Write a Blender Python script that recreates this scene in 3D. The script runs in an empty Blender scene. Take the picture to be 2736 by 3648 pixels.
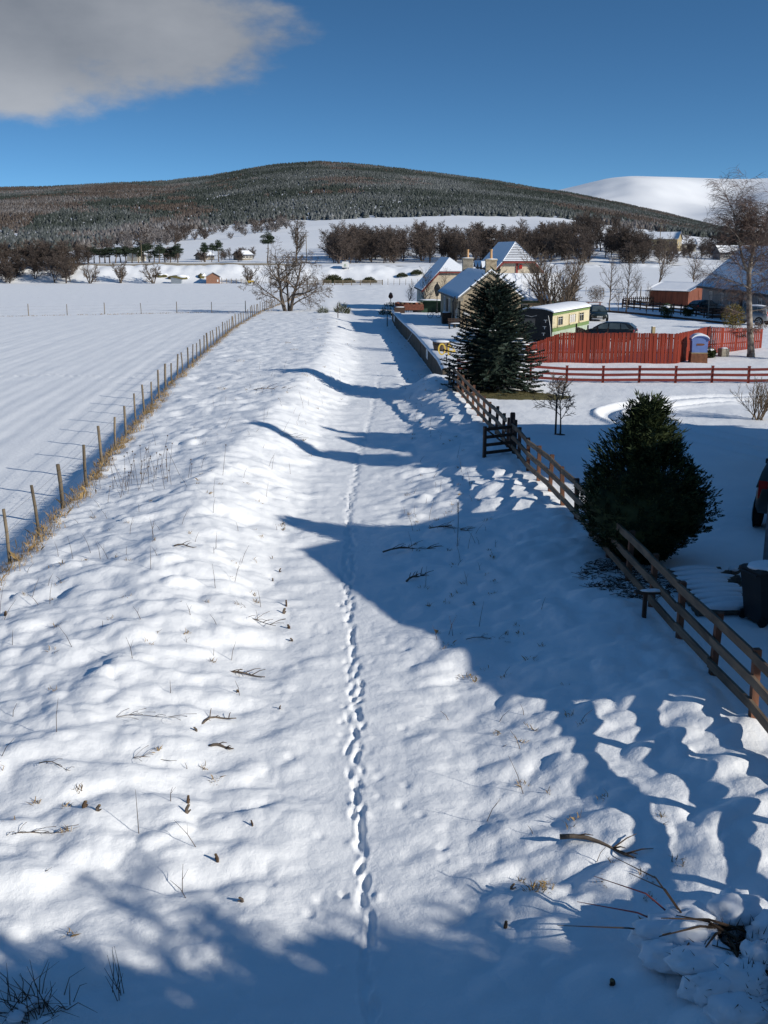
import bpy, math, random
import numpy as np
from mathutils import Vector, Matrix
from mathutils import noise as mnoise

# ------------------------------------------------------------------ camera, sky, sun, exposure
sc = bpy.context.scene
CAM_H = 7.0
cam_d = bpy.data.cameras.new('camera'); cam = bpy.data.objects.new('camera', cam_d)
sc.collection.objects.link(cam); sc.camera = cam
cam.location = (0, 0, CAM_H); cam.rotation_euler = (math.radians(90 - 14.35), 0, 0)
cam_d.sensor_fit = 'HORIZONTAL'; cam_d.sensor_width = 24.0; cam_d.lens = 24.0 * 3690 / 2736
cam_d.clip_start = 0.1; cam_d.clip_end = 20000

SUN = Vector((2.10, -1.22, 1.0)).normalized()          # towards the sun: behind the viewer, to the right
SUN_EL = math.asin(SUN.z); SUN_AZ = math.atan2(SUN.x, SUN.y)
SKY_STRENGTH = 0.142
world = bpy.data.worlds.new('World'); sc.world = world; world.use_nodes = True
wn = world.node_tree.nodes; wl = world.node_tree.links; wn.clear()
w_out = wn.new('ShaderNodeOutputWorld'); w_bg = wn.new('ShaderNodeBackground')
w_sky = wn.new('ShaderNodeTexSky'); w_sky.sky_type = 'NISHITA'; w_sky.sun_disc = False
w_sky.sun_elevation = SUN_EL; w_sky.sun_rotation = SUN_AZ
w_sky.altitude = 300; w_sky.air_density = 1.0; w_sky.dust_density = 0.0; w_sky.ozone_density = 4.0
w_tc = wn.new('ShaderNodeTexCoord')
w_map = wn.new('ShaderNodeMapping'); w_map.inputs['Scale'].default_value = (1, 1, 2.6); w_map.inputs['Location'].default_value = (0, 0, 0.10)
wl.new(w_tc.outputs['Generated'], w_map.inputs['Vector']); wl.new(w_map.outputs[0], w_sky.inputs[0])
w_hs = wn.new('ShaderNodeHueSaturation'); w_hs.inputs['Saturation'].default_value = 1.12
w_hs.inputs['Value'].default_value = 1.0
w_gain = wn.new('ShaderNodeMixRGB'); w_gain.blend_type = 'MULTIPLY'; w_gain.inputs[0].default_value = 1.0; w_gain.inputs[2].default_value = (0.92, 1.04, 1.0, 1)
wl.new(w_sky.outputs[0], w_hs.inputs['Color']); wl.new(w_hs.outputs[0], w_gain.inputs[1]); wl.new(w_gain.outputs[0], w_bg.inputs[0])
w_bg.inputs[1].default_value = SKY_STRENGTH
# one broad grey cloud low in the sky ahead and to the left
w_sep = wn.new('ShaderNodeSeparateXYZ'); wl.new(w_tc.outputs['Generated'], w_sep.inputs[0])
def wmath(op, a, b=None, c=None):
    n = wn.new('ShaderNodeMath'); n.operation = op
    for i, v in enumerate((a, b, c)):
        if v is None: continue
        if isinstance(v, (int, float)): n.inputs[i].default_value = v
        else: wl.new(v, n.inputs[i])
    return n.outputs[0]
w_az = wmath('ARCTAN2', w_sep.outputs[0], w_sep.outputs[1]); w_el = wmath('ARCSINE', w_sep.outputs[2])
w_comb = wn.new('ShaderNodeCombineXYZ')
wl.new(w_az, w_comb.inputs[0]); wl.new(wmath('MULTIPLY', w_el, 2.0), w_comb.inputs[1])
def wnoise(scale, det, rough):
    n = wn.new('ShaderNodeTexNoise'); n.inputs['Scale'].default_value = scale; n.inputs['Detail'].default_value = det
    n.inputs['Roughness'].default_value = rough; wl.new(w_comb.outputs[0], n.inputs['Vector']); return n.outputs['Fac']
n1 = wnoise(7.0, 6, 0.55); n2 = wnoise(22.0, 5, 0.6); n3 = wnoise(3.2, 3, 0.5)
ex = wmath('DIVIDE', wmath('ADD', w_az, 0.36), 0.30); ey = wmath('DIVIDE', wmath('SUBTRACT', w_el, 0.182), 0.077)
r2 = wmath('ADD', wmath('MULTIPLY', ex, ex), wmath('MULTIPLY', ey, ey))
dens = wmath('ADD', wmath('SUBTRACT', 1.0, r2), wmath('ADD', wmath('MULTIPLY', wmath('SUBTRACT', n1, 0.5), 2.0), wmath('MULTIPLY', wmath('SUBTRACT', n2, 0.5), 0.7)))
w_mr = wn.new('ShaderNodeMapRange'); w_mr.interpolation_type = 'SMOOTHSTEP'
wl.new(dens, w_mr.inputs[0]); w_mr.inputs[1].default_value = -0.05; w_mr.inputs[2].default_value = 0.6; w_mr.inputs[4].default_value = 0.93
w_ramp = wn.new('ShaderNodeValToRGB')
tone = wmath('ADD', wmath('MULTIPLY', n3, 0.6), wmath('ADD', wmath('MULTIPLY', n1, 0.45), wmath('MULTIPLY', wmath('MULTIPLY', ey, ey), 0.13)))  # lighter upper and lower edges paint in the lit rim of the cloud
wl.new(tone, w_ramp.inputs[0])
w_ramp.color_ramp.elements[0].position = 0.36; w_ramp.color_ramp.elements[0].color = (0.19, 0.212, 0.25, 1)
w_ramp.color_ramp.elements[1].position = 0.86; w_ramp.color_ramp.elements[1].color = (0.48, 0.50, 0.535, 1)
w_cl = wn.new('ShaderNodeBackground'); wl.new(w_ramp.outputs[0], w_cl.inputs[0]); w_cl.inputs[1].default_value = 1.0
w_mix = wn.new('ShaderNodeMixShader'); wl.new(w_mr.outputs[0], w_mix.inputs[0]); wl.new(w_bg.outputs[0], w_mix.inputs[1]); wl.new(w_cl.outputs[0], w_mix.inputs[2])
wl.new(w_mix.outputs[0], w_out.inputs[0])

sun_d = bpy.data.lights.new('sun', 'SUN'); sun_d.energy = 4.65; sun_d.angle = math.radians(0.55); sun_d.color = (1.0, 0.955, 0.87)
sun = bpy.data.objects.new('sun', sun_d); sc.collection.objects.link(sun); sun.location = (40, -20, 40)
sun.rotation_euler = (-SUN).to_track_quat('-Z', 'Y').to_euler()
sc.view_settings.view_transform = 'Standard'; sc.view_settings.look = 'None'
sc.view_settings.exposure = 0.0; sc.view_settings.gamma = 1.0; sc.view_settings.use_curve_mapping = False
sc.render.resolution_x = 768; sc.render.resolution_y = 1024

# ------------------------------------------------------------------ helpers
COL = sc.collection
def tag(o, label=None, cat=None, group=None, kind=None):
    if label: o['label'] = label
    if cat: o['category'] = cat
    if group: o['group'] = group
    if kind: o['kind'] = kind
    return o
def thing(name, label, cat, loc=(0, 0, 0), rz=0.0, group=None):
    o = bpy.data.objects.new(name, None); o.empty_display_size = 0.2; COL.objects.link(o)
    o.location = loc; o.rotation_euler = (0, 0, rz)
    return tag(o, label, cat, group)
def link_mesh(name, me, mat, parent=None, loc=None):
    if mat is not None and not me.materials: me.materials.append(mat)
    o = bpy.data.objects.new(name, me); COL.objects.link(o)
    if parent is not None: o.parent = parent
    if loc is not None: o.location = loc
    return o
def copy_tree(o, parent=None):
    c = o.copy(); COL.objects.link(c); c.parent = parent
    for ch in o.children: copy_tree(ch, c)
    return c

class MB:
    def __init__(s): s.v = []; s.f = []
    def poly(s, pts):
        i = len(s.v); s.v.extend([tuple(p) for p in pts]); s.f.append(tuple(range(i, i + len(pts)))); return s
    def box(s, c, d, rz=0.0, taper=1.0):
        cx, cy, cz = c; hx, hy, hz = d[0] / 2, d[1] / 2, d[2] / 2; ca, sa = math.cos(rz), math.sin(rz); i = len(s.v)
        for z in (-hz, hz):
            k = taper if z > 0 else 1.0
            for x, y in ((-hx, -hy), (hx, -hy), (hx, hy), (-hx, hy)):
                x *= k; y *= k
                s.v.append((cx + x * ca - y * sa, cy + x * sa + y * ca, cz + z))
        for q in ((3, 2, 1, 0), (4, 5, 6, 7), (0, 1, 5, 4), (1, 2, 6, 5), (2, 3, 7, 6), (3, 0, 4, 7)): s.f.append(tuple(i + k for k in q))
        return s
    def bar(s, a, b, w, h, up=(0, 0, 1)):
        a, b = Vector(a), Vector(b); d = (b - a).normalized(); side = d.cross(Vector(up))
        if side.length < 1e-4: side = Vector((1, 0, 0))
        side.normalize(); u = side.cross(d); i = len(s.v)
        for p in (a, b):
            for sx, sz in ((-1, -1), (1, -1), (1, 1), (-1, 1)): s.v.append(tuple(p + side * (sx * w / 2) + u * (sz * h / 2)))
        for q in ((3, 2, 1, 0), (4, 5, 6, 7), (0, 1, 5, 4), (1, 2, 6, 5), (2, 3, 7, 6), (3, 0, 4, 7)): s.f.append(tuple(i + k for k in q))
        return s
    def tube(s, pts, rad, n=5, cap=True):
        pts = [Vector(p) for p in pts]; m = len(pts); i0 = len(s.v)
        t = (pts[1] - pts[0]).normalized(); ref = Vector((0, 0, 1)) if abs(t.z) < 0.9 else Vector((1, 0, 0))
        nrm = t.cross(ref).normalized()
        for k in range(m):
            if 0 < k < m - 1: t = (pts[k + 1] - pts[k - 1])
            elif k == 0: t = pts[1] - pts[0]
            else: t = pts[-1] - pts[-2]
            if t.length < 1e-9: t = Vector((0, 0, 1))
            t.normalize(); nrm = (nrm - t * nrm.dot(t))
            if nrm.length < 1e-6: nrm = t.orthogonal()
            nrm.normalize(); bn = t.cross(nrm); r = rad[k] if hasattr(rad, '__len__') else rad
            for j in range(n):
                a = 2 * math.pi * j / n; s.v.append(tuple(pts[k] + nrm * (r * math.cos(a)) + bn * (r * math.sin(a))))
        for k in range(m - 1):
            for j in range(n):
                j2 = (j + 1) % n; a = i0 + k * n
                s.f.append((a + j, a + j2, a + n + j2, a + n + j))
        if cap:
            s.f.append(tuple(i0 + n - 1 - j for j in range(n))); s.f.append(tuple(i0 + (m - 1) * n + j for j in range(n)))
        return s
    def lathe(s, prof, c=(0, 0, 0), n=12):
        i0 = len(s.v)
        for r, z in prof:
            for j in range(n):
                a = 2 * math.pi * j / n; s.v.append((c[0] + r * math.cos(a), c[1] + r * math.sin(a), c[2] + z))
        for k in range(len(prof) - 1):
            for j in range(n):
                j2 = (j + 1) % n; a = i0 + k * n; s.f.append((a + j, a + j2, a + n + j2, a + n + j))
        s.f.append(tuple(i0 + n - 1 - j for j in range(n))); s.f.append(tuple(i0 + (len(prof) - 1) * n + j for j in range(n)))
        return s
    def prism(s, poly, off):                       # extrude a planar polygon by a vector
        off = Vector(off); n = len(poly); i = len(s.v)
        s.v.extend([tuple(p) for p in poly]); s.v.extend([tuple(Vector(p) + off) for p in poly])
        s.f.append(tuple(i + n - 1 - k for k in range(n))); s.f.append(tuple(i + n + k for k in range(n)))
        for k in range(n): k2 = (k + 1) % n; s.f.append((i + k, i + k2, i + n + k2, i + n + k))
        return s
    def blob(s, c, r, seed=0, sub=2, amp=0.18, fr=1.6):
        import bmesh
        bm = bmesh.new(); bmesh.ops.create_icosphere(bm, subdivisions=sub, radius=1.0); i = len(s.v)
        bm.verts.ensure_lookup_table()
        for v in bm.verts:
            k = 1 + amp * mnoise.noise(v.co * fr + Vector((seed * 7.3, seed * 3.1, seed)))
            s.v.append((c[0] + v.co.x * r[0] * k, c[1] + v.co.y * r[1] * k, c[2] + v.co.z * r[2] * k))
        for f in bm.faces: s.f.append(tuple(i + v.index for v in f.verts))
        bm.free(); return s
    def tri(s, a, b, c):
        i = len(s.v); s.v.extend((tuple(a), tuple(b), tuple(c))); s.f.append((i, i + 1, i + 2)); return s
    def mesh(s, name, smooth=False):
        me = bpy.data.meshes.new(name); me.from_pydata(s.v, [], s.f); me.update()
        if smooth: me.polygons.foreach_set('use_smooth', np.ones(len(me.polygons), dtype=bool))
        return me
    def build(s, name, mat, parent=None, smooth=False, loc=None):
        return link_mesh(name, s.mesh(name, smooth), mat, parent, loc)

# ------------------------------------------------------------------ procedural materials
def mat(name, col, col2=None, scale=6.0, rough=0.75, bump=0.0, bscale=None, stretch=(1, 1, 1), metal=0.0, vary=0.0, detail=4.0, lo=0.35, hi=0.65, spec=0.3, dist=0.02):
    m = bpy.data.materials.new(name); m.use_nodes = True; nt = m.node_tree; b = nt.nodes['Principled BSDF']
    b.inputs['Roughness'].default_value = rough; b.inputs['Metallic'].default_value = metal; b.inputs['Specular IOR Level'].default_value = spec
    tc = nt.nodes.new('ShaderNodeTexCoord'); mp = nt.nodes.new('ShaderNodeMapping'); mp.inputs['Scale'].default_value = stretch
    nt.links.new(tc.outputs['Object'], mp.inputs['Vector'])
    n = nt.nodes.new('ShaderNodeTexNoise'); n.inputs['Scale'].default_value = scale; n.inputs['Detail'].default_value = detail
    nt.links.new(mp.outputs[0], n.inputs['Vector'])
    r = nt.nodes.new('ShaderNodeValToRGB'); nt.links.new(n.outputs['Fac'], r.inputs[0])
    c2 = col2 if col2 else tuple(c * 0.8 for c in col)
    r.color_ramp.elements[0].position = lo; r.color_ramp.elements[0].color = (*c2, 1)
    r.color_ramp.elements[1].position = hi; r.color_ramp.elements[1].color = (*col, 1)
    out = r.outputs[0]
    if vary > 0:
        oi = nt.nodes.new('ShaderNodeObjectInfo'); hs = nt.nodes.new('ShaderNodeHueSaturation')
        mr = nt.nodes.new('ShaderNodeMapRange'); mr.inputs[3].default_value = 1 - vary; mr.inputs[4].default_value = 1 + vary
        nt.links.new(oi.outputs['Random'], mr.inputs[0]); nt.links.new(mr.outputs[0], hs.inputs['Value']); nt.links.new(out, hs.inputs['Color']); out = hs.outputs[0]
    nt.links.new(out, b.inputs['Base Color'])
    if bump > 0:
        n2 = nt.nodes.new('ShaderNodeTexNoise'); n2.inputs['Scale'].default_value = bscale or scale * 3; n2.inputs['Detail'].default_value = 4
        nt.links.new(mp.outputs[0], n2.inputs['Vector'])
        bp = nt.nodes.new('ShaderNodeBump'); bp.inputs['Strength'].default_value = bump; bp.inputs['Distance'].default_value = dist
        nt.links.new(n2.outputs['Fac'], bp.inputs['Height']); nt.links.new(bp.outputs[0], b.inputs['Normal'])
    return m
M = {}
SNOWC = (0.86, 0.875, 0.90)
M['roof_snow'] = mat('snow_on_things', SNOWC, (0.80, 0.82, 0.86), 3.0, 0.85, 0.5, 9, spec=0.1)
M['post'] = mat('weathered_post', (0.23, 0.18, 0.12), (0.14, 0.11, 0.075), 9, 0.85, 0.4, 30, (1, 1, 0.15), vary=0.25)
M['rail'] = mat('grey_timber_rail', (0.20, 0.145, 0.10), (0.10, 0.078, 0.058), 7, 0.85, 0.4, 25, (1, 0.2, 1), vary=0.2)
M['railpost'] = mat('tan_timber_post', (0.20, 0.088, 0.050), (0.10, 0.05, 0.033), 7, 0.85, 0.3, 25, (1, 1, 0.2), vary=0.15)
M['gate'] = mat('dark_brown_gate', (0.06, 0.035, 0.025), (0.035, 0.022, 0.016), 8, 0.7, 0.2, 30, vary=0.1)
M['red'] = mat('red_stained_timber', (0.27, 0.037, 0.016), (0.17, 0.024, 0.012), 5, 0.72, 0.25, 30, (1, 1, 0.15), vary=0.22)
M['redrail'] = mat('dark_red_rail', (0.18, 0.028, 0.021), (0.12, 0.020, 0.016), 5, 0.75, 0.2, 30, (0.15, 1, 1), vary=0.12)
M['wire'] = mat('galvanised_wire', (0.25, 0.25, 0.25), None, 20, 0.5, metal=0.6)
M['straw'] = mat('dry_grass', (0.40, 0.275, 0.125), (0.21, 0.135, 0.06), 2.2, 0.9, vary=0.1)
M['stem'] = mat('dead_stem', (0.12, 0.078, 0.048), (0.06, 0.038, 0.025), 3, 0.9)
M['bark'] = mat('grey_brown_bark', (0.16, 0.125, 0.095), (0.075, 0.06, 0.05), 8, 0.9, 0.6, 18, (1, 1, 0.3))
M['twig'] = mat('brown_twig', (0.135, 0.10, 0.07), (0.08, 0.06, 0.045), 1.5, 0.9, vary=0.2)
M['twigred'] = mat('reddish_birch_twig', (0.17, 0.115, 0.095), (0.10, 0.07, 0.06), 1.5, 0.9, vary=0.2)
M['wood_far'] = mat('bare_wood', (0.120, 0.092, 0.076), (0.068, 0.053, 0.046), 0.35, 0.95, vary=0.35)
M['wood_frost'] = mat('frosted_bare_wood', (0.24, 0.22, 0.215), (0.10, 0.085, 0.08), 0.9, 0.95, vary=0.3)
M['birchbark'] = mat('pale_birch_bark', (0.34, 0.29, 0.235), (0.10, 0.075, 0.06), 3.5, 0.85, 0.4, 14, (1, 1, 0.8))
M['spruce'] = mat('spruce_needles', (0.040, 0.064, 0.048), (0.017, 0.031, 0.024), 4.0, 0.7, spec=0.25)
M['cypress'] = mat('cypress_foliage', (0.058, 0.076, 0.028), (0.018, 0.032, 0.014), 4.0, 0.7, spec=0.2)
M['pine'] = mat('pine_needles', (0.045, 0.065, 0.036), (0.020, 0.032, 0.020), 1.2, 0.8, vary=0.25)
M['gorse'] = mat('gorse_green', (0.075, 0.085, 0.035), (0.035, 0.042, 0.02), 3, 0.85, vary=0.2)
M['goldshrub'] = mat('golden_conifer', (0.22, 0.16, 0.035), (0.09, 0.075, 0.02), 5, 0.85)
M['brownshrub'] = mat('brown_shrub', (0.17, 0.12, 0.075), (0.085, 0.06, 0.04), 4, 0.9, vary=0.2)
M['stone'] = mat('sandstone_rubble', (0.42, 0.34, 0.23), (0.24, 0.19, 0.13), 4.5, 0.9, 0.6, 10)
M['stonedark'] = mat('grey_stone', (0.28, 0.25, 0.20), (0.17, 0.15, 0.12), 5, 0.9, 0.5, 12)
M['cream'] = mat('cream_harling', (0.62, 0.53, 0.40), (0.54, 0.46, 0.345), 3, 0.9, 0.4, 60)
M['render'] = mat('grey_harling', (0.30, 0.29, 0.285), (0.22, 0.215, 0.21), 3, 0.9, 0.4, 60)
M['slate'] = mat('dark_slate', (0.085, 0.085, 0.095), (0.05, 0.05, 0.058), 10, 0.7, 0.3, 30)
M['trim'] = mat('maroon_trim', (0.26, 0.055, 0.045), None, 6, 0.6)
M['glass'] = mat('dark_glass', (0.03, 0.035, 0.04), (0.02, 0.022, 0.026), 3, 0.08, spec=0.6)
M['curtain'] = mat('white_net_curtain', (0.62, 0.60, 0.58), (0.35, 0.34, 0.34), 14, 0.9, stretch=(1, 1, 0.02))
M['whitepaint'] = mat('white_paint', (0.72, 0.71, 0.68), (0.62, 0.61, 0.58), 6, 0.5)
M['terracotta'] = mat('buff_chimney_pot', (0.62, 0.37, 0.18), (0.48, 0.27, 0.13), 8, 0.85)
M['brick'] = mat('brown_brick', (0.30, 0.16, 0.105), (0.21, 0.105, 0.07), 5, 0.9, 0.4, 20)
M['concrete'] = mat('stained_concrete', (0.15, 0.12, 0.088), (0.065, 0.055, 0.042), 2.5, 0.95, 0.5, 12, lo=0.3, hi=0.7)
M['black'] = mat('black_paint', (0.014, 0.014, 0.015), (0.009, 0.009, 0.010), 6, 0.45)
M['iron'] = mat('dark_iron', (0.03, 0.032, 0.032), None, 12, 0.5, metal=0.3)
M['coachcream'] = mat('cream_coach_paint', (0.62, 0.54, 0.35), (0.55, 0.48, 0.31), 2, 0.45)
M['coachgreen'] = mat('green_coach_paint', (0.16, 0.235, 0.075), (0.135, 0.20, 0.065), 2, 0.45)
M['palegreen'] = mat('pale_green_panel', (0.40, 0.46, 0.36), None, 2, 0.5)
M['carblack'] = mat('black_car_paint', (0.012, 0.014, 0.015), (0.010, 0.011, 0.012), 2, 0.16, spec=0.6)
M['cargreen'] = mat('dark_green_car_paint', (0.018, 0.028, 0.030), None, 2, 0.2, spec=0.6)
M['cargrey'] = mat('dark_grey_car_paint', (0.040, 0.040, 0.036), None, 2, 0.3, spec=0.5)
M['carsilver'] = mat('silver_car_paint', (0.30, 0.31, 0.32), None, 2, 0.3, metal=0.5)
M['carglass'] = mat('car_window_glass', (0.10, 0.125, 0.125), (0.05, 0.065, 0.07), 1.5, 0.06, spec=0.8)
M['tyre'] = mat('tyre_rubber', (0.02, 0.02, 0.02), None, 10, 0.9)
M['alloy'] = mat('alloy_rim', (0.38, 0.39, 0.40), None, 10, 0.35, metal=0.7)
M['redlamp'] = mat('red_lamp_lens', (0.50, 0.025, 0.02), None, 10, 0.2)
M['plate'] = mat('number_plate_white', (0.75, 0.75, 0.72), None, 5, 0.5)
M['platetext'] = mat('plate_lettering', (0.02, 0.02, 0.02), None, 5, 0.6)
M['blue'] = mat('blue_paint', (0.135, 0.20, 0.43), (0.11, 0.165, 0.36), 3, 0.55)
M['brownbase'] = mat('brown_brick_base', (0.20, 0.085, 0.045), (0.13, 0.055, 0.032), 6, 0.85, 0.3, 20)
M['shedred'] = mat('red_brown_shed', (0.20, 0.066, 0.038), (0.13, 0.045, 0.028), 4, 0.8, 0.2, 30, (1, 1, 0.2))
M['brownfence'] = mat('dark_brown_fence', (0.075, 0.040, 0.028), (0.045, 0.026, 0.02), 5, 0.8, vary=0.2)
M['lattice'] = mat('grey_lattice', (0.30, 0.27, 0.23), None, 6, 0.85)
M['yellow'] = mat('yellow_sign_paint', (0.75, 0.52, 0.09), (0.62, 0.42, 0.08), 9, 0.5)
M['barrel'] = mat('barrel_oak', (0.17, 0.115, 0.075), (0.09, 0.06, 0.042), 6, 0.85, 0.3, 20, (1, 1, 0.1))
M['binplastic'] = mat('dark_bin_plastic', (0.030, 0.030, 0.030), (0.022, 0.022, 0.023), 4, 0.5)
M['greysteel'] = mat('grey_steel', (0.25, 0.26, 0.27), (0.19, 0.20, 0.21), 6, 0.5, metal=0.2)
M['corrug'] = mat('grey_sheet', (0.28, 0.31, 0.34), (0.22, 0.25, 0.28), 4, 0.6)
M['turf'] = mat('winter_turf', (0.135, 0.115, 0.045), (0.075, 0.070, 0.028), 3.0, 0.95, 0.7, 25)
M['soil'] = mat('brown_litter', (0.085, 0.060, 0.042), (0.04, 0.03, 0.022), 8, 0.95)
M['greenshed'] = mat('dark_green_boards', (0.035, 0.075, 0.05), None, 5, 0.8)
M['rust'] = mat('rust_red_paint', (0.20, 0.07, 0.042), (0.12, 0.045, 0.03), 6, 0.8)
M['teal'] = mat('teal_cord', (0.10, 0.42, 0.42), None, 4, 0.6)
M['palehouse'] = mat('pale_wall', (0.50, 0.47, 0.40), (0.44, 0.41, 0.35), 2, 0.9)
M['khaki'] = mat('khaki_boarding', (0.36, 0.29, 0.17), (0.28, 0.225, 0.13), 3, 0.85)

# ------------------------------------------------------------------ the lie of the land
_rs = np.random.RandomState(11)
_perm = np.concatenate([_rs.permutation(1024)] * 2 + [np.arange(2)]).astype(np.int64)
_grad = np.stack([np.cos(np.linspace(0, 2 * np.pi, 1024, endpoint=False)), np.sin(np.linspace(0, 2 * np.pi, 1024, endpoint=False))], 1)
_rnd = _rs.rand(1024)
def _h(i, j): return _perm[(_perm[i & 1023] + j) & 1023]
def perlin(x, y):
    xi = np.floor(x).astype(np.int64); yi = np.floor(y).astype(np.int64); xf = x - xi; yf = y - yi
    u = xf ** 3 * (xf * (xf * 6 - 15) + 10); v = yf ** 3 * (yf * (yf * 6 - 15) + 10)
    def g(a, b): q = _grad[_h(xi + a, yi + b)]; return q[..., 0] * (xf - a) + q[..., 1] * (yf - b)
    return (g(0, 0) * (1 - u) + g(1, 0) * u) * (1 - v) + (g(0, 1) * (1 - u) + g(1, 1) * u) * v
def fbm(x, y, o=4, l=2.03, k=0.5):
    s = 0; a = 1.0
    for i in range(o): s = s + a * perlin(x + 17.3 * i, y - 9.1 * i); x = x * l; y = y * l; a *= k
    return s
def mounds(x, y, lo=0.45):                      # rounded snow-covered tussocks
    xi = np.floor(x).astype(np.int64); yi = np.floor(y).astype(np.int64); s = np.zeros_like(x)
    for a in (-1, 0, 1):
        for b in (-1, 0, 1):
            h = _h(xi + a, yi + b); px = xi + a + 0.5 + 0.8 * (_rnd[h] - 0.5); py = yi + b + 0.5 + 0.8 * (_rnd[(h * 7 + 3) & 1023] - 0.5)
            k = _rnd[(h * 13 + 5) & 1023]; r2 = ((x - px) ** 2 + (y - py) ** 2) / (0.55 + 0.45 * _rnd[(h * 29 + 1) & 1023]) ** 2
            s = np.maximum(s, (lo + (1 - lo) * k) * np.clip(1 - r2, 0, None) ** 1.15)
    return s
def sst(a, b, x): t = np.clip((x - a) / (b - a), 0, 1); return t * t * (3 - 2 * t)
ip = np.interp
XP = ([0, 8.3, 10.4, 12.5, 15.5, 20, 25.5, 32.5, 39.6, 50.3, 68.6, 99.7, 162, 218, 300], [-.1, -.17, -.24, -.34, -.48, -.7, -.92, -.96, -.75, -.50, -.14, -1.3, -4.9, -8.1, -12])
XL = ([0, 21.4, 29.4, 36.3, 46.5, 58.9, 72, 105, 138, 163, 217, 300], [-7.2, -8.12, -8.7, -9.4, -10.45, -11.55, -12.6, -14.9, -16.2, -16.2, -16.4, -17])
XR = ([0, 12.9, 19.1, 25.9, 33.6, 42.3, 53.6, 57.6], [5.35, 5.3, 5.0, 4.75, 4.35, 3.95, 3.25, 3.25])
XW = ([50, 57.5, 62.6, 83.5, 105, 119, 125, 200], [3.3, 3.25, 3.2, 2.5, 1.51, .97, .8, .8])
def gbase(x, y):
    l = -0.012 * (np.clip(y, 20, 220) - 20)
    r = ip(y, [20, 150, 300, 400], [0, -1.5, 1.8, 1.8])
    w = sst(10, 34, x) * sst(130, 190, y)
    l = l * (1 - w) + r * w
    b = sst(286, 302, y + 4 * perlin(x * 0.02, y * 0.0))
    return l * (1 - b) + 1.8 * b
def rel(x, y):
    xp = ip(y, *XP); xl = ip(y, *XL); xr = ip(y, *XR); xw = ip(y, *XW)
    d = x - xp; hb = ip(y, [0, 8, 15, 22, 30, 60, 80, 110, 150, 180], [.1, .2, .4, .68, .85, .9, .7, .45, .2, 0.1])
    s = -d
    up = hb * sst(1.2, 4.0, s)
    fall = np.clip((s - 4.0) / np.maximum((xp - xl) - 4.0, 0.5), 0, 1)
    left = up * (1 - 0.55 * fall)
    fld = sst(-0.2, 1.3, xl - x)
    left = left * (1 - fld) + (-0.12) * fld
    ypl = ip(y, [0, 20, 42, 62, 120, 200, 260], [.4, .4, .42, .9, 1.0, .8, 0])      # platform
    yyd = ip(y, [0, 20, 42, 54, 64, 90, 120, 200, 260], [.4, .4, .38, .42, .58, .9, 1.0, .8, 0])      # yard and gardens
    k_ = sst(2.5, 6.0, x - xw); yr = ypl * (1 - k_) + yyd * k_
    dip = -0.28 * sst(56.5, 60, y) * (1 - sst(112, 122, y)) * np.exp(-((x - xw + 0.3) / 1.3) ** 2)
    rt = yr * sst(1.2, 1.0 + np.maximum(xr - xp - 1.3, 0.6), d)
    stp = (yr - dip) * np.clip((x - xw - 0.12) / 0.3, 0, 1) + dip
    w = sst(55.6, 57.4, y)
    e = sst(119, 126, y) * (1 - sst(3.0, 8.0, x - xw))           # the ramp at the platform's far end
    right = rt * (1 - w) + stp * (1 - e) * w
    return np.where(d < 0, left, right)
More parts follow.
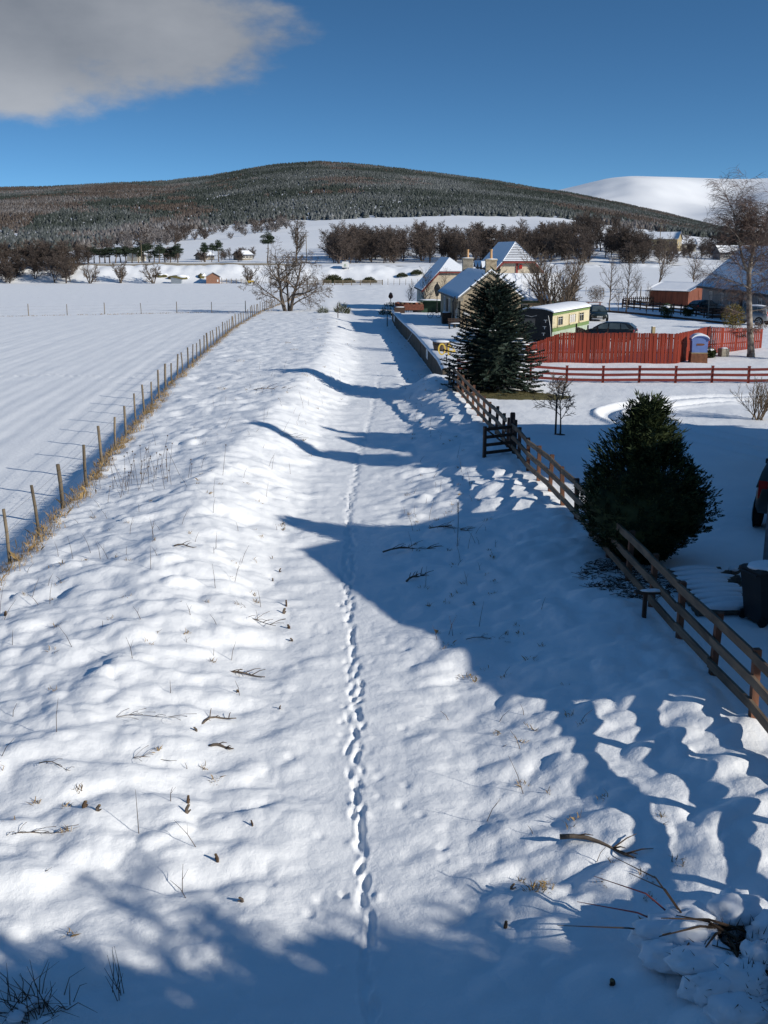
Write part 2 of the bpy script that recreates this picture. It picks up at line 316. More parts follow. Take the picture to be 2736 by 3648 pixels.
def detail(x, y):
    xp = ip(y, *XP); xl = ip(y, *XL); xr = ip(y, *XR); xw = ip(y, *XW); d = x - xp
    path = np.exp(-(d / 1.15) ** 2)
    inside = sst(-0.6, 0.4, x - xl) * (1 - sst(-0.5, 0.5, x - np.where(y < 57, xr, xw)))
    amp = inside * (1 - 0.9 * path) * ip(y, [0, 40, 130, 200], [1, 0.95, 0.8, 0.5])
    wx = x + 0.25 * perlin(x * 0.9, y * 0.9); wy = y + 0.25 * perlin(x * 0.9 + 40, y * 0.9)
    a = math.radians(16); u = wx * math.cos(a) + wy * math.sin(a); v = -wx * math.sin(a) + wy * math.cos(a)
    pl = 0.6 + 0.8 * np.clip(perlin(x * 0.33 + 5, y * 0.33) + 0.45, 0, 1)
    z = amp * pl * (0.115 * mounds(u / 0.95, v / 0.55, 0.05) + 0.070 * mounds(u / 0.44 + 7, v / 0.32, 0.0) * ip(y, [0, 60, 110], [1, 1, 1.3]))
    z = z + amp * np.clip(perlin(x * 0.21 + 31, y * 0.21) + 0.35, 0, 1) * ip(y, [0, 30, 60], [1, .8, .3]) * 0.26 * mounds(u / 1.9 + 3, v / 1.0, 0.0)
    z = z + amp * (0.10 * fbm(u * 0.45, v * 0.7, 2) + 0.028 * fbm(x * 2.2, y * 2.8, 2) + 0.020 * mounds(u / 0.21, v / 0.15 + 9, 0.0) * np.clip(perlin(x * 0.8, y * 0.8) + 0.25, 0, 1) * 1.6 * (1 - sst(45, 70, y)))
    z = z + inside * path * (0.02 * fbm(x * 1.6, y * 1.6, 3))
    fld = sst(0.6, 2.2, xl - x) * (1 - sst(270, 283, y))
    q = (x - xl) + 0.12 * perlin(x * 0.3, y * 0.1)
    z = z + fld * ((0.008 * np.sin(q * 2 * np.pi / 0.85) + 0.013 * np.sin(q * 2 * np.pi / 2.3 + 1)) * (0.5 + 1.1 * np.clip(0.5 + perlin(x * 0.12, y * 0.03), 0, 1)) * ip(y, [0, 60, 140], [1, 1, 0.3]) + 0.03 * fbm(x * 0.5, y * 0.22, 3)) + fld * 0.035 * fbm(x * 1.3, y * 0.9, 2) * sst(125, 140, y)
    yard = sst(0.3, 1.5, x - np.where(y < 57, xr, xw)) * (1 - sst(180, 230, y))
    z = z + yard * (0.045 * fbm(x * 0.5, y * 0.5, 3) + 0.012 * fbm(x * 3, y * 3, 2))
    bank = sst(286, 296, y) * (1 - sst(300, 312, y))
    z = z + bank * (0.7 * fbm(x * 0.08, y * 0.12, 3) + 0.5 * mounds(x * 0.3, y * 0.3))
    rough = sst(150, 220, y) * (1 - sst(282, 288, y)) * inside
    return z + rough * 0.15 * fbm(x * 0.3, y * 0.3, 3)
def near_z(x, y):
    x, y = np.broadcast_arrays(np.asarray(x, float), np.asarray(y, float))
    return gbase(x, y) + rel(x, y) + detail(x, y)
def G(x, y):                                    # height of the finished snow surface at a point
    if 'Z0' in globals() and 3.1 < y < 329:
        t = x / y
        if -1.49 < t < 1.49:
            i = int(np.searchsorted(rows, y)) - 1; j = int(np.searchsorted(tt, t)) - 1; f = (y - rows[i]) / (rows[i + 1] - rows[i]); g = (t - tt[j]) / (tt[j + 1] - tt[j])
            return float((Z0[i, j] * (1 - g) + Z0[i, j + 1] * g) * (1 - f) + (Z0[i + 1, j] * (1 - g) + Z0[i + 1, j + 1] * g) * f)
    return float(near_z(np.array([x]), np.array([y]))[0])

def grid_mesh(name, X, Y, Z, material, smooth=True):
    nr, nc = X.shape; me = bpy.data.meshes.new(name); nv = nr * nc
    me.vertices.add(nv); me.vertices.foreach_set('co', np.stack([X, Y, Z], -1).reshape(-1).astype(np.float32))
    idx = np.arange(nv).reshape(nr, nc); q = np.stack([idx[:-1, :-1], idx[:-1, 1:], idx[1:, 1:], idx[1:, :-1]], -1).reshape(-1, 4); nf = len(q)
    me.loops.add(nf * 4); me.loops.foreach_set('vertex_index', q.reshape(-1).astype(np.int32))
    me.polygons.add(nf); me.polygons.foreach_set('loop_start', (np.arange(nf) * 4).astype(np.int32))
    me.polygons.foreach_set('use_smooth', np.full(nf, smooth)); me.update(calc_edges=True); me.validate()
    return link_mesh(name, me, material)

def snow_material(name, tint=0.0, grain=1.0):
    m = bpy.data.materials.new(name); m.use_nodes = True; nt = m.node_tree; b = nt.nodes['Principled BSDF']
    b.inputs['Roughness'].default_value = 0.72; b.inputs['Specular IOR Level'].default_value = 0.12
    geo = nt.nodes.new('ShaderNodeNewGeometry')
    n = nt.nodes.new('ShaderNodeTexNoise'); n.inputs['Scale'].default_value = 0.9; n.inputs['Detail'].default_value = 5
    nt.links.new(geo.outputs['Position'], n.inputs['Vector'])
    r = nt.nodes.new('ShaderNodeValToRGB'); nt.links.new(n.outputs['Fac'], r.inputs[0])
    r.color_ramp.elements[0].color = (0.845, 0.855, 0.87, 1); r.color_ramp.elements[0].position = 0.3
    r.color_ramp.elements[1].color = (0.895, 0.90, 0.905, 1); r.color_ramp.elements[1].position = 0.7
    col = r.outputs[0]
    if tint > 0:                                   # stubble and grass tips standing through thin snow
        mp = nt.nodes.new('ShaderNodeMapping'); mp.inputs['Scale'].default_value = (0.5, 1.6, 1); nt.links.new(geo.outputs['Position'], mp.inputs[0])
        n3 = nt.nodes.new('ShaderNodeTexNoise'); n3.inputs['Scale'].default_value = 1.3; n3.inputs['Detail'].default_value = 8; n3.inputs['Roughness'].default_value = 0.75
        nt.links.new(mp.outputs[0], n3.inputs['Vector'])
        r3 = nt.nodes.new('ShaderNodeValToRGB'); nt.links.new(n3.outputs['Fac'], r3.inputs[0])
        r3.color_ramp.elements[0].position = 0.60; r3.color_ramp.elements[0].color = (0, 0, 0, 1)
        r3.color_ramp.elements[1].position = 0.72; r3.color_ramp.elements[1].color = (tint, tint, tint, 1)
        mx = nt.nodes.new('ShaderNodeMixRGB'); nt.links.new(r3.outputs[0], mx.inputs[0]); nt.links.new(col, mx.inputs[1]); mx.inputs[2].default_value = (0.34, 0.26, 0.17, 1); col = mx.outputs[0]
    nt.links.new(col, b.inputs['Base Color'])
    h1 = nt.nodes.new('ShaderNodeTexNoise'); h1.inputs['Scale'].default_value = 7; h1.inputs['Detail'].default_value = 6; h1.inputs['Roughness'].default_value = 0.6
    h2 = nt.nodes.new('ShaderNodeTexNoise'); h2.inputs['Scale'].default_value = 60; h2.inputs['Detail'].default_value = 3
    for h in (h1, h2): nt.links.new(geo.outputs['Position'], h.inputs['Vector'])
    b1 = nt.nodes.new('ShaderNodeBump'); b1.inputs['Strength'].default_value = 0.34 * grain; b1.inputs['Distance'].default_value = 0.06
    b2 = nt.nodes.new('ShaderNodeBump'); b2.inputs['Strength'].default_value = 0.30 * grain; b2.inputs['Distance'].default_value = 0.012
    nt.links.new(h1.outputs['Fac'], b1.inputs['Height']); nt.links.new(h2.outputs['Fac'], b2.inputs['Height'])
    nt.links.new(b1.outputs[0], b2.inputs['Normal']); nt.links.new(b2.outputs[0], b.inputs['Normal'])
    return m
M['snow'] = snow_material('lying_snow'); M['snowfar'] = snow_material('hillside_snow', 0.6, 0.0)

rows = [3.0]
while rows[-1] < 330: rows.append(rows[-1] * 1.0048 if rows[-1] > 6 else rows[-1] + 0.03)
rows = np.array(rows)
tt = np.concatenate([np.linspace(-1.5, -0.44, 36, endpoint=False), np.linspace(-0.44, 0.44, 416, endpoint=False), np.linspace(0.44, 1.5, 37)])
Yg = np.repeat(rows[:, None], len(tt), 1); Xg = Yg * tt[None, :]
Zg = near_z(Xg, Yg); Z0 = Zg.copy()
rng = random.Random(5); nrng = np.random.RandomState(3)
def stamp(cx, cy, ang, lx, ly, depth, rim=0.25, sharp=2.0):
    R = max(lx, ly) * 2.2
    i0, i1 = np.searchsorted(rows, [cy - R, cy + R])
    if i1 - i0 < 2: return
    j0, j1 = np.searchsorted(tt, [(cx - R) / cy, (cx + R) / cy]); j0 = max(j0 - 1, 0); j1 += 1
    x = Xg[i0:i1, j0:j1] - cx; y = Yg[i0:i1, j0:j1] - cy; ca, sa = math.cos(ang), math.sin(ang)
    q = ((x * ca + y * sa) / lx) ** 2 + ((-x * sa + y * ca) / ly) ** 2
    Zg[i0:i1, j0:j1] += -depth * np.exp(-q ** sharp) + depth * rim * np.exp(-(np.sqrt(q) - 1.45) ** 2 * 9)
# two lines of boot prints down the track bed and dog prints beside them
for side, ph in ((-0.04, 0.0), (0.035, 0.21)):
    y = 5.0
    while y < 64:
        x = ip(y, *XP) + side + 0.05 * math.sin(y * 0.8 + ph * 9) + rng.gauss(0, 0.02)
        stamp(x + (0.03 if rng.random() < .5 else -0.03), y, math.pi / 2 + rng.gauss(0.05, 0.16), 0.135, 0.038 + 0.012 * rng.random(), rng.uniform(0.03, 0.065), 0.12, 1.5)
        if rng.random() < 0.6: stamp(x + rng.gauss(0, 0.10), y + rng.gauss(0, .15), rng.random() * 3, 0.045, 0.04, -rng.uniform(0.015, 0.035), 0, 1)
        if rng.random() < 0.10: stamp(x - 0.16 + rng.gauss(0, 0.05), y + rng.gauss(0, .1), rng.random() * 3, 0.06, 0.045, rng.uniform(0.03, 0.06), 0.2, 1.5)
        y += rng.uniform(0.22, 0.42)
for k in range(70):                                # a hare's track across the field
    x = -32 + 22.5 * k / 70 + rng.gauss(0, .06); y = 63.5 + 0.6 * math.sin(k * .22) + rng.gauss(0, .25)
    stamp(x, y, rng.random() * 3, 0.20, 0.16, 0.07, 0.5, 1.0)
for k in range(90): stamp(rng.uniform(-1.8, 1.0) + ip(9 + k * .2, *XP), 8 + k * .25, rng.random() * 3, 0.07, 0.06, rng.uniform(0.015, 0.035), 0.1, 1)
def catmull(P, n):
    out = []
    P = [P[0]] + list(P) + [P[-1]]
    for i in range(1, len(P) - 2):
        p0, p1, p2, p3 = (np.array(P[i + k - 1], float) for k in range(4))
        for t in np.linspace(0, 1, n, endpoint=False): out.append(0.5 * (2 * p1 + (p2 - p0) * t + (2 * p0 - 5 * p1 + 4 * p2 - p3) * t ** 2 + (3 * p1 - p0 - 3 * p2 + p3) * t ** 3))
    out.append(np.array(P[-2], float)); return np.array(out)
def ruts(P, w, depth):
    C = catmull(P, 30); i0, i1 = np.searchsorted(rows, [C[:, 1].min() - 1.5, C[:, 1].max() + 1.5]); ys = Yg[i0:i1]; xs = Xg[i0:i1]
    m = (xs > C[:, 0].min() - 1.5) & (xs < C[:, 0].max() + 1.5); px = xs[m]; py = ys[m]
    best = np.full(px.shape, 1e9)
    for a, b in zip(C[:-1], C[1:]):
        d = b - a; t = np.clip(((px - a[0]) * d[0] + (py - a[1]) * d[1]) / (d @ d), 0, 1)
        best = np.minimum(best, (px - a[0] - t * d[0]) ** 2 + (py - a[1] - t * d[1]) ** 2)
    r = np.sqrt(best) / w; sub = Zg[i0:i1]; sub[m] += -depth * np.exp(-r ** 4) + depth * 0.7 * np.exp(-(r - 1.75) ** 2 * 5); Zg[i0:i1] = sub
drive = [(24, 49.2), (19, 49.5), (15, 49.0), (11.8, 47.2), (9.8, 44.6), (9.6, 42.0), (10.3, 39.2), (12.2, 35), (14, 30)]
for off in (0.0, 1.55):
    C = catmull(drive, 4); T = np.gradient(C, axis=0); T /= np.linalg.norm(T, axis=1)[:, None]
    ruts(list(C + np.stack([-T[:, 1], T[:, 0]], 1) * off), 0.33, 0.15)
ground = tag(grid_mesh('snow_ground', Xg, Yg, Zg, M['snow']), kind='structure')
# the land behind the camera, and the road on its embankment that crosses by the bridge
bx_ = np.linspace(-220, 220, 90); by_ = np.linspace(-160, 3.0, 60); BX, BY = np.meshgrid(bx_, by_)
RZ = 5.3
def road_emb(x, y):
    across = np.clip(1 - (np.abs(y + 3.9) - 3.2) / 3.7, 0, 1); return RZ * across * sst(7.5, 13, np.abs(x))
tag(grid_mesh('snow_ground', BX, BY, 0.3 * sst(1.5, 6, np.abs(BX)) + road_emb(BX, BY) - 0.02, M['snow']), kind='structure')
# sides of the valley floor beyond the fan of the near ground
for sgn in (-1, 1):
    yy = np.linspace(3, 330, 40); xx = np.linspace(0, 500, 12); Y2 = np.repeat(yy[:, None], 12, 1); X2 = sgn * (Y2 * 1.5 + xx[None, :])
    tag(grid_mesh('snow_ground', X2 if sgn > 0 else X2[:, ::-1], Y2, gbase(X2, Y2) + (0.4 if sgn > 0 else -0.12) * (Y2 < 260), M['snowfar']), kind='structure')

# hillside, forest edge and skyline: heights along three lines across the valley
U2T = lambda u: (u - 829.5) / 2237.5 / 0.9688
def elev(v): return math.tan(math.atan((1106 - v) / 2237.5) - math.radians(14.35))
SKY_U = [-900, -400, -100, 0, 150, 300, 400, 480, 560, 620, 700, 760, 850, 950, 1050, 1150, 1200, 1300, 1400, 1500, 1560, 1660, 2000, 2500]
SKY_V = [440, 415, 408, 409, 405, 397, 392, 382, 366, 356, 351, 354, 364, 378, 392, 410, 418, 440, 463, 490, 505, 520, 528, 530]
EDG_U = [-900, 0, 150, 250, 320, 400, 500, 600, 700, 800, 1000, 1160, 1200, 1300, 1400, 1480, 1560, 1660, 2500]
EDG_V = [556, 555, 550, 538, 518, 503, 489, 480, 476, 471, 467, 470, 474, 489, 502, 514, 520, 525, 528]
EDG_Y = [520, 520, 540, 600, 680, 780, 880, 900, 900, 900, 900, 900, 900, 860, 820, 800, 760, 700, 600]
_ts = [U2T(u) for u in SKY_U]; _te = [U2T(u) for u in EDG_U]; RIDGE_Y = 2100.0
_zs = [7 + RIDGE_Y * elev(v) for v in SKY_V]; _ze = [7 + y * elev(v) for v, y in zip(EDG_V, EDG_Y)]
def far_z(x, y):
    x, y = np.broadcast_arrays(np.asarray(x, float), np.asarray(y, float)); t = x / np.maximum(y, 1)
    ye = ip(t, _te, EDG_Y); ze = ip(t, _te, _ze); zs = ip(t, _ts, _zs)
    a = np.clip((y - 302) / (ye - 302), 0, 1); low = 1.8 + (ze - 1.8) * a ** (1.35 - 0.6 * sst(0.12, 0.2, t))
    s = np.clip((y - ye) / (RIDGE_Y - ye), 0, 1.0); hi = ze + (zs - ze) * s
    over = np.clip((y - RIDGE_Y) / 700, 0, 1)
    z = np.where(y < ye, low, hi) - (np.maximum(zs, 20) * 0.8) * over ** 1.5
    return z + sst(330, 420, y) * (1.2 * fbm(x * 0.012, y * 0.012, 3)) * np.clip(y / 900, 0, 1) + 7 * fbm(x * 0.003 + 3, y * 0.003, 2) * s * (1 - s) * 2
yr_ = np.concatenate([np.linspace(303, 1000, 155), np.linspace(1010, 2900, 90)]); tr_ = np.linspace(-1.6, 1.6, 330)
FY = np.repeat(yr_[:, None], len(tr_), 1); FX = FY * tr_[None, :]
tag(grid_mesh('hillside', FX, FY, far_z(FX, FY), M['snowfar']), kind='structure')
# the bare snow mountain far beyond on the right
MT_U = [-900, 300, 900, 1080, 1180, 1230, 1270, 1320, 1380, 1460, 1550, 1660, 1900, 2300, 3000]
MT_V = [500, 480, 440, 425, 413, 401, 392, 386, 383, 382, 380, 378, 376, 400, 470]
_tm = [U2T(u) for u in MT_U]; _zm = [7 + 6000 * elev(v) for v in MT_V]
ym = np.linspace(3600, 7200, 110); tm = np.linspace(-0.7, 0.95, 300); MY = np.repeat(ym[:, None], 300, 1); MX = MY * tm[None, :]
zt = ip(tm, _tm, _zm)[None, :]; s_ = np.clip((MY - 3600) / 2400, 0, 1); o_ = np.clip((MY - 6000) / 1200, 0, 1)
gul = np.abs(perlin(MX / 900 + 0.2 * perlin(MX / 300, MY / 300), MY / 2600)) * 1.0
MZ = zt * (1 - (1 - s_) ** 1.7) * (1 - 0.9 * o_ ** 2) + (45 * fbm(MX / 800, MY / 1100, 4) - 90 * (0.35 - np.clip(gul, 0, .35))) * s_ * (1 - s_) * 3
MZ -= 75 * np.exp(-((MX - (1560 + (MY - 5000) * 0.45)) / 260) ** 2) * np.exp(-((MY - 5000) / 800) ** 2)
mt = grid_mesh('snow_mountain', MX, MY, MZ, M['snowfar2'] if 'snowfar2' in M else snow_material('mountain_snow', 0.0, 0.0)); tag(mt, kind='structure')

# ------------------------------------------------------------------ the forest on the hill: one mass of small conifers and larches
fr = np.random.RandomState(21)
N = 130000
# even ground density: sample y with weight proportional to the width of the wedge
yy = np.sqrt(fr.rand(N) * (2180.0 ** 2 - 500.0 ** 2) + 500.0 ** 2); t_ = fr.uniform(-0.46, 0.46, N); xx = yy * t_
ye = ip(t_, _te, EDG_Y); keep = yy > ye + 8 * perlin(xx / 40, yy / 40) + 6 * fr.rand(N)
clear = fbm(xx / 130 + 9, yy / 160, 3); keep &= clear > -0.62 + 0.0 * yy
xx, yy, t_, ye = xx[keep], yy[keep], t_[keep], ye[keep]; N = len(xx); zz = far_z(xx, yy)
sfrac = (yy - ye) / (RIDGE_Y - ye)
zone = fbm(t_ * 7 + 2.0, sfrac * 3.0, 3) + 0.45 * fbm(xx / 45, yy / 60, 2)
larch = (zone + 0.35 * sst(-0.12, -0.32, t_) * (1 - sst(0.55, 0.9, sfrac)) + 0.25 * np.exp(-((sfrac - 0.78) / 0.12) ** 2) * (t_ < 0.1)) > 0.30
frost = np.clip(0.45 * fr.rand(N) + 0.9 * fbm(xx / 160 + 40, yy / 220, 3) + 0.35 * np.exp(-(sfrac / 0.06) ** 2), 0, 1)
hgt = fr.uniform(2.6, 5.2, N) * np.where(larch, 1.05, 1.0) * (0.85 + 0.3 * (sfrac < 0.05)); wid = hgt * fr.uniform(0.36, 0.52, N) * np.where(larch, 0.9, 1.0)
tone = fr.uniform(0.78, 1.22, N)[:, None]
colr = np.where(larch[:, None], np.array([0.092, 0.072, 0.060]), np.array([0.046, 0.056, 0.048])) * tone
colr = colr * (1 - 0.30 * frost[:, None]) + 0.30 * frost[:, None] * np.array([0.42, 0.43, 0.45])
K = 4; ang = np.arange(K) * 2 * np.pi / K
a0 = fr.rand(N)[:, None] * 6.28 + ang[None, :]
jr = fr.uniform(0.7, 1.3, (N, K))
V = np.zeros((N, 2 * K + 2, 3))
for t0, (zb, rb) in enumerate(((0.04, 1.0), (0.42, 0.66))):
    V[:, t0 * K:(t0 + 1) * K, 0] = xx[:, None] + np.cos(a0 + t0) * wid[:, None] * rb * jr
    V[:, t0 * K:(t0 + 1) * K, 1] = yy[:, None] + np.sin(a0 + t0) * wid[:, None] * rb * jr
    V[:, t0 * K:(t0 + 1) * K, 2] = (zz + hgt * zb)[:, None]
for t0, za in enumerate((0.70, 1.0)): V[:, 2 * K + t0] = np.stack([xx, yy, zz + hgt * za], 1)
F = []
for t0 in range(2):
    for k in range(K): F.append((t0 * K + k, t0 * K + (k + 1) % K, 2 * K + t0))
F = np.array(F)[None] + (np.arange(N) * (2 * K + 2))[:, None, None]; F = F.reshape(-1, 3)
me = bpy.data.meshes.new('hill_forest'); me.vertices.add(N * (2 * K + 2)); me.vertices.foreach_set('co', V.reshape(-1).astype(np.float32))
me.loops.add(len(F) * 3); me.loops.foreach_set('vertex_index', F.reshape(-1).astype(np.int32)); me.polygons.add(len(F))
me.polygons.foreach_set('loop_start', (np.arange(len(F)) * 3).astype(np.int32)); me.update(calc_edges=True)
ca = me.color_attributes.new('tree_colour', 'FLOAT_COLOR', 'POINT'); cc = np.ones((N, 2 * K + 2, 4), np.float32); cc[:, :, :3] = colr[:, None, :]
dust = (fr.rand(N, 2 * K + 2) < 0.02 + 0.06 * frost[:, None])[..., None]; cc[:, :, :3] = np.where(dust, np.array([0.45, 0.46, 0.48]) * 0.45 + cc[:, :, :3] * 0.55, cc[:, :, :3])
ca.data.foreach_set('color', cc.reshape(-1))
mf = bpy.data.materials.new('forest_trees'); mf.use_nodes = True; nt = mf.node_tree; at_ = nt.nodes.new('ShaderNodeAttribute'); at_.attribute_name = 'tree_colour'
nt.links.new(at_.outputs['Color'], nt.nodes['Principled BSDF'].inputs['Base Color']); nt.nodes['Principled BSDF'].inputs['Roughness'].default_value = 0.95; nt.nodes['Principled BSDF'].inputs['Specular IOR Level'].default_value = 0.05
tag(link_mesh('hill_forest', me, mf), 'dark conifer and brown larch forest covering the hillside', 'forest', kind='stuff')

# ------------------------------------------------------------------ trees
def rot_about(v, axis, a): return Matrix.Rotation(a, 3, axis) @ v
def limb_path(p, d, L, n, wob, bias, R):
    pts = [p.copy()]; d = d.normalized(); st = L / n
    for k in range(n):
        d = (d + Vector((R.gauss(0, wob), R.gauss(0, wob), R.gauss(0, wob))) + Vector((0, 0, bias / n))).normalized(); pts.append(pts[-1] + d * st)
    return pts
def grow(W, T, p, d, L, r, lev, P, R):
    last = lev >= P['levels']; n = 2 if last else P.get('seg', [6, 5, 4, 3, 3])[lev]
    pts = limb_path(p, d, L, n, P['wob'][lev], P['bias'][lev], R)
    rad = [max(r * (1 - 0.75 * k / n), P['rmin']) for k in range(n + 1)]
    if last: rad[-1] = P['rmin'] * 0.5
    (T if lev >= P['twig_from'] else W).tube(pts, rad, 3 if lev >= P['twig_from'] else (7 if lev == 0 else 5), cap=(lev == 0))
    if last: return
    m = P['n'][lev]
    for i in range(m):
        f = P['start'][lev] + (1 - P['start'][lev]) * (i + R.random()) / m; f = min(f, 0.999); k = int(f * n); q = pts[k].lerp(pts[k + 1], f * n - k)
        t = (pts[k + 1] - pts[k]).normalized(); ax = rot_about(t.orthogonal().normalized(), t, (i * 2.4 + R.uniform(-.6, .6)))
        dd = rot_about(t, ax, P['ang'][lev] * R.uniform(0.7, 1.3))
        grow(W, T, q, dd, L * P['ratio'][lev] * R.uniform(0.7, 1.15) * (1 - 0.45 * (f - P['start'][lev])), rad[k] * 0.62, lev + 1, P, R)
def bare_tree_meshes(seed, stems, P):
    R = random.Random(seed); W, T = MB(), MB()
    for (off, d, L, r) in stems: grow(W, T, Vector(off), Vector(d), L, r, 0, P, R)
    return W.mesh('trunk', True), T.mesh('crown')
def place_tree(name, label, cat, meshes, mats, loc, rz=0.0, s=1.0, group=None, sxy=None):
    o = thing(name, label, cat, loc, rz, group); o.scale = ((sxy or s), (sxy or s), s)
    link_mesh('trunk', meshes[0], mats[0], o); link_mesh('crown', meshes[1], mats[1], o); return o
BROAD = dict(levels=4, twig_from=3, n=[9, 7, 6, 5], start=[.25, .2, .2, .1], ang=[.85, .75, .7, .6], ratio=[.62, .55, .5, .6], wob=[.10, .16, .2, .25, .2], bias=[.15, .3, .25, .1, 0], rmin=.008)
FARP = dict(levels=3, twig_from=2, n=[15, 9, 8], start=[.10, .12, .1], ang=[.72, .72, .65], ratio=[.46, .52, .62], wob=[.07, .15, .2, .2], bias=[.1, .45, .35, .1], rmin=.018, seg=[6, 4, 3, 2])
BIRCHP = dict(levels=3, twig_from=2, n=[13, 9, 6], start=[.15, .12, .1], ang=[.55, .6, .5], ratio=[.42, .52, .65], wob=[.06, .12, .16, .18], bias=[.15, .5, .2, -.2], rmin=.016, seg=[7, 4, 3, 2])

# the big spreading tree on the left fence
P = dict(BROAD); P['n'] = [9, 7, 6, 4]; P['rmin'] = .010; P['bias'] = [.1, .45, .2, -.1, -.2]; P['ang'] = [.95, .8, .7, .6]
ms = bare_tree_meshes(4, [((-.35, 0, -.1), (-.28, .1, 1), 6.2, .25), ((.3, 0, -.1), (.22, -.1, 1), 6.5, .23), ((0.05, .2, -.1), (.0, .1, 1), 5.6, .16), ((-.3, -.1, .6), (-1, -.2, .75), 4.8, .11), ((.35, 0, .5), (1, .1, .8), 4.6, .10)], P)
place_tree('spreading_tree', 'big bare spreading tree with several trunks beside the wire fence', 'tree', ms, (M['bark'], M['twig']), (-12.7, 139.5, G(-12.7, 139.5)), 0, 1.08)
# tall bare tree behind it
ms = bare_tree_meshes(9, [((0, 0, -.1), (0, 0, 1), 12, .35)], dict(BROAD, n=[16, 8, 6, 3], ang=[.6, .6, .6, .6], start=[.15, .15, .1, .1], ratio=[.5, .5, .5, .6], bias=[.1, .6, .3, .2, 0], rmin=.03))
place_tree('tall_tree', 'tall bare oval-crowned tree standing behind the spreading tree', 'tree', ms, (M['bark'], M['twig']), (-27, 330, float(far_z(-27, 330))), 0, .95)
# many-stemmed tree between the coach and the cream house
R0 = random.Random(8); st = []
for k in range(9):
    a = k * 0.7; st.append(((math.cos(a) * .5, math.sin(a) * .35, -.1), (math.cos(a) * .45 + .05, math.sin(a) * .4, 1), R0.uniform(4.6, 6.6), R0.uniform(.10, .2)))
ms = bare_tree_meshes(17, st, dict(BROAD, levels=3, twig_from=2, n=[9, 7, 5], start=[.25, .15, .1], ang=[.5, .55, .55], ratio=[.5, .5, .55], wob=[.08, .14, .2, .2], bias=[.2, .5, .3, .1], rmin=.011))
place_tree('multi_stem_tree', 'bushy bare tree with many upright stems beside the railway coach', 'tree', ms, (M['bark'], M['twig']), (15.9, 97.5, G(15.4, 97.5)), 0, 1.0)
# the birch by the red fence: tall leaning trunk that forks, fine hanging twigs
BP = dict(levels=3, twig_from=2, n=[9, 13, 13], start=[.40, .15, .08], ang=[.75, .7, .6], ratio=[.36, .5, .65], wob=[.05, .12, .16, .14], bias=[.08, .3, -.25, -.9], rmin=.0075, seg=[9, 6, 4, 3])
def hull(mb, pts, rad, n=8): mb.tube(pts, rad, n, cap=True)
R = random.Random(31); W, T = MB(), MB(); main = [Vector(p) for p in ((0, 0, -.15), (-.02, 0, .35), (-.12, 0, 1.4), (-.30, 0, 3.2), (-.42, .05, 5.0), (-.52, .05, 6.4), (-.42, .1, 7.6), (-.28, .15, 8.8))]
W.tube(main, [.27, .215, .185, .165, .145, .125, .10, .075], 9)
fork = [main[5] + Vector(q) for q in ((0, 0, 0), (-.35, 0, .8), (-.6, .05, 1.9), (-.75, .1, 2.9), (-1.0, .1, 4.0))]; W.tube(fork, [.09, .075, .06, .045, .02], 6)
for base, n_, rr in ((main[7], 8, .045), (fork[4], 4, .02), (fork[3], 6, .03), (fork[2], 5, .03)):
    for k in range(n_):
        a = k * 2.4; d = Vector((math.cos(a) * .42 - .05, math.sin(a) * .42, 1)); grow(W, T, base, d, R.uniform(1.9, 3.3), rr, 1, BP, R)
for z0, n_, L in ((2, 3, 1.6), (3, 5, 2.4), (4, 7, 3.1), (5, 9, 3.4), (6, 9, 3.2)):
    for k in range(n_):
        a = k * 2.4 + z0; d = Vector((math.cos(a), math.sin(a), .25 if z0 < 5 else .7)); grow(W, T, main[z0].lerp(main[z0 + 1], R.random()), d, L * R.uniform(.7, 1.2), .035, 1, BP, R)
place_tree('birch_tree', 'tall leaning birch with forked trunk and fine drooping twigs by red fence', 'tree', (W.mesh('trunk', True), T.mesh('crown')), (M['birchbark'], M['twigred']), (23.95, 68.0, G(23.95, 68.0)), 0, .83, sxy=1.12)
# slim young trees in a row along the yard, and the garden trees round the station
sl = [bare_tree_meshes(s, [((0, 0, -.1), (R0.uniform(-.06, .06), 0, 1), 5.6, .085)], dict(BIRCHP, rmin=.008, n=[14, 7, 4], start=[.22, .1, .1])) for s in (41, 42, 43)]
for i, (x, y, s, lab) in enumerate(((26.3, 123, 1.0, 'slim bare young tree beside the wooden bench'), (27.2, 118.3, 1.05, 'slim bare young tree with forked top before the brown fence'), (23.2, 128, 1.05, 'slim bare young tree behind the dark parked car'),
        (26.9, 121, .5, 'short bare sapling between the slim yard trees'), (28.4, 114, .5, 'short bare sapling before the dark brown fence'), (5.0, 132, .9, 'white-stemmed thin birch beside the red garden wagon'), (8.0, 143.0, .72, 'small bare tree against the cream gable wall'))):
    place_tree('young_tree', lab, 'tree', sl[i % 3], (M['birchbark'] if 'birch' in lab else M['bark'], M['twig']), (x, y, G(x, y)), i * 1.3, s)
for i, (x, y, s, lab) in enumerate(((44.5, 172, 1.35, 'pale bushy bare birch on the snowy paddock beyond the red shed'), (51, 174, 1.1, 'smaller pale bare birch beside the bushy one on the paddock'), (39, 163, .6, 'tiny bare sapling on the snowy paddock'), (3.2, 138, .6, 'pair of leafless saplings near the round sign'))):
    place_tree('pale_birch', lab, 'tree', sl[(i + 1) % 3], (M['birchbark'], M['twigred']), (x, y, G(x, y)), i * 2.1, s, sxy=s * 1.35)
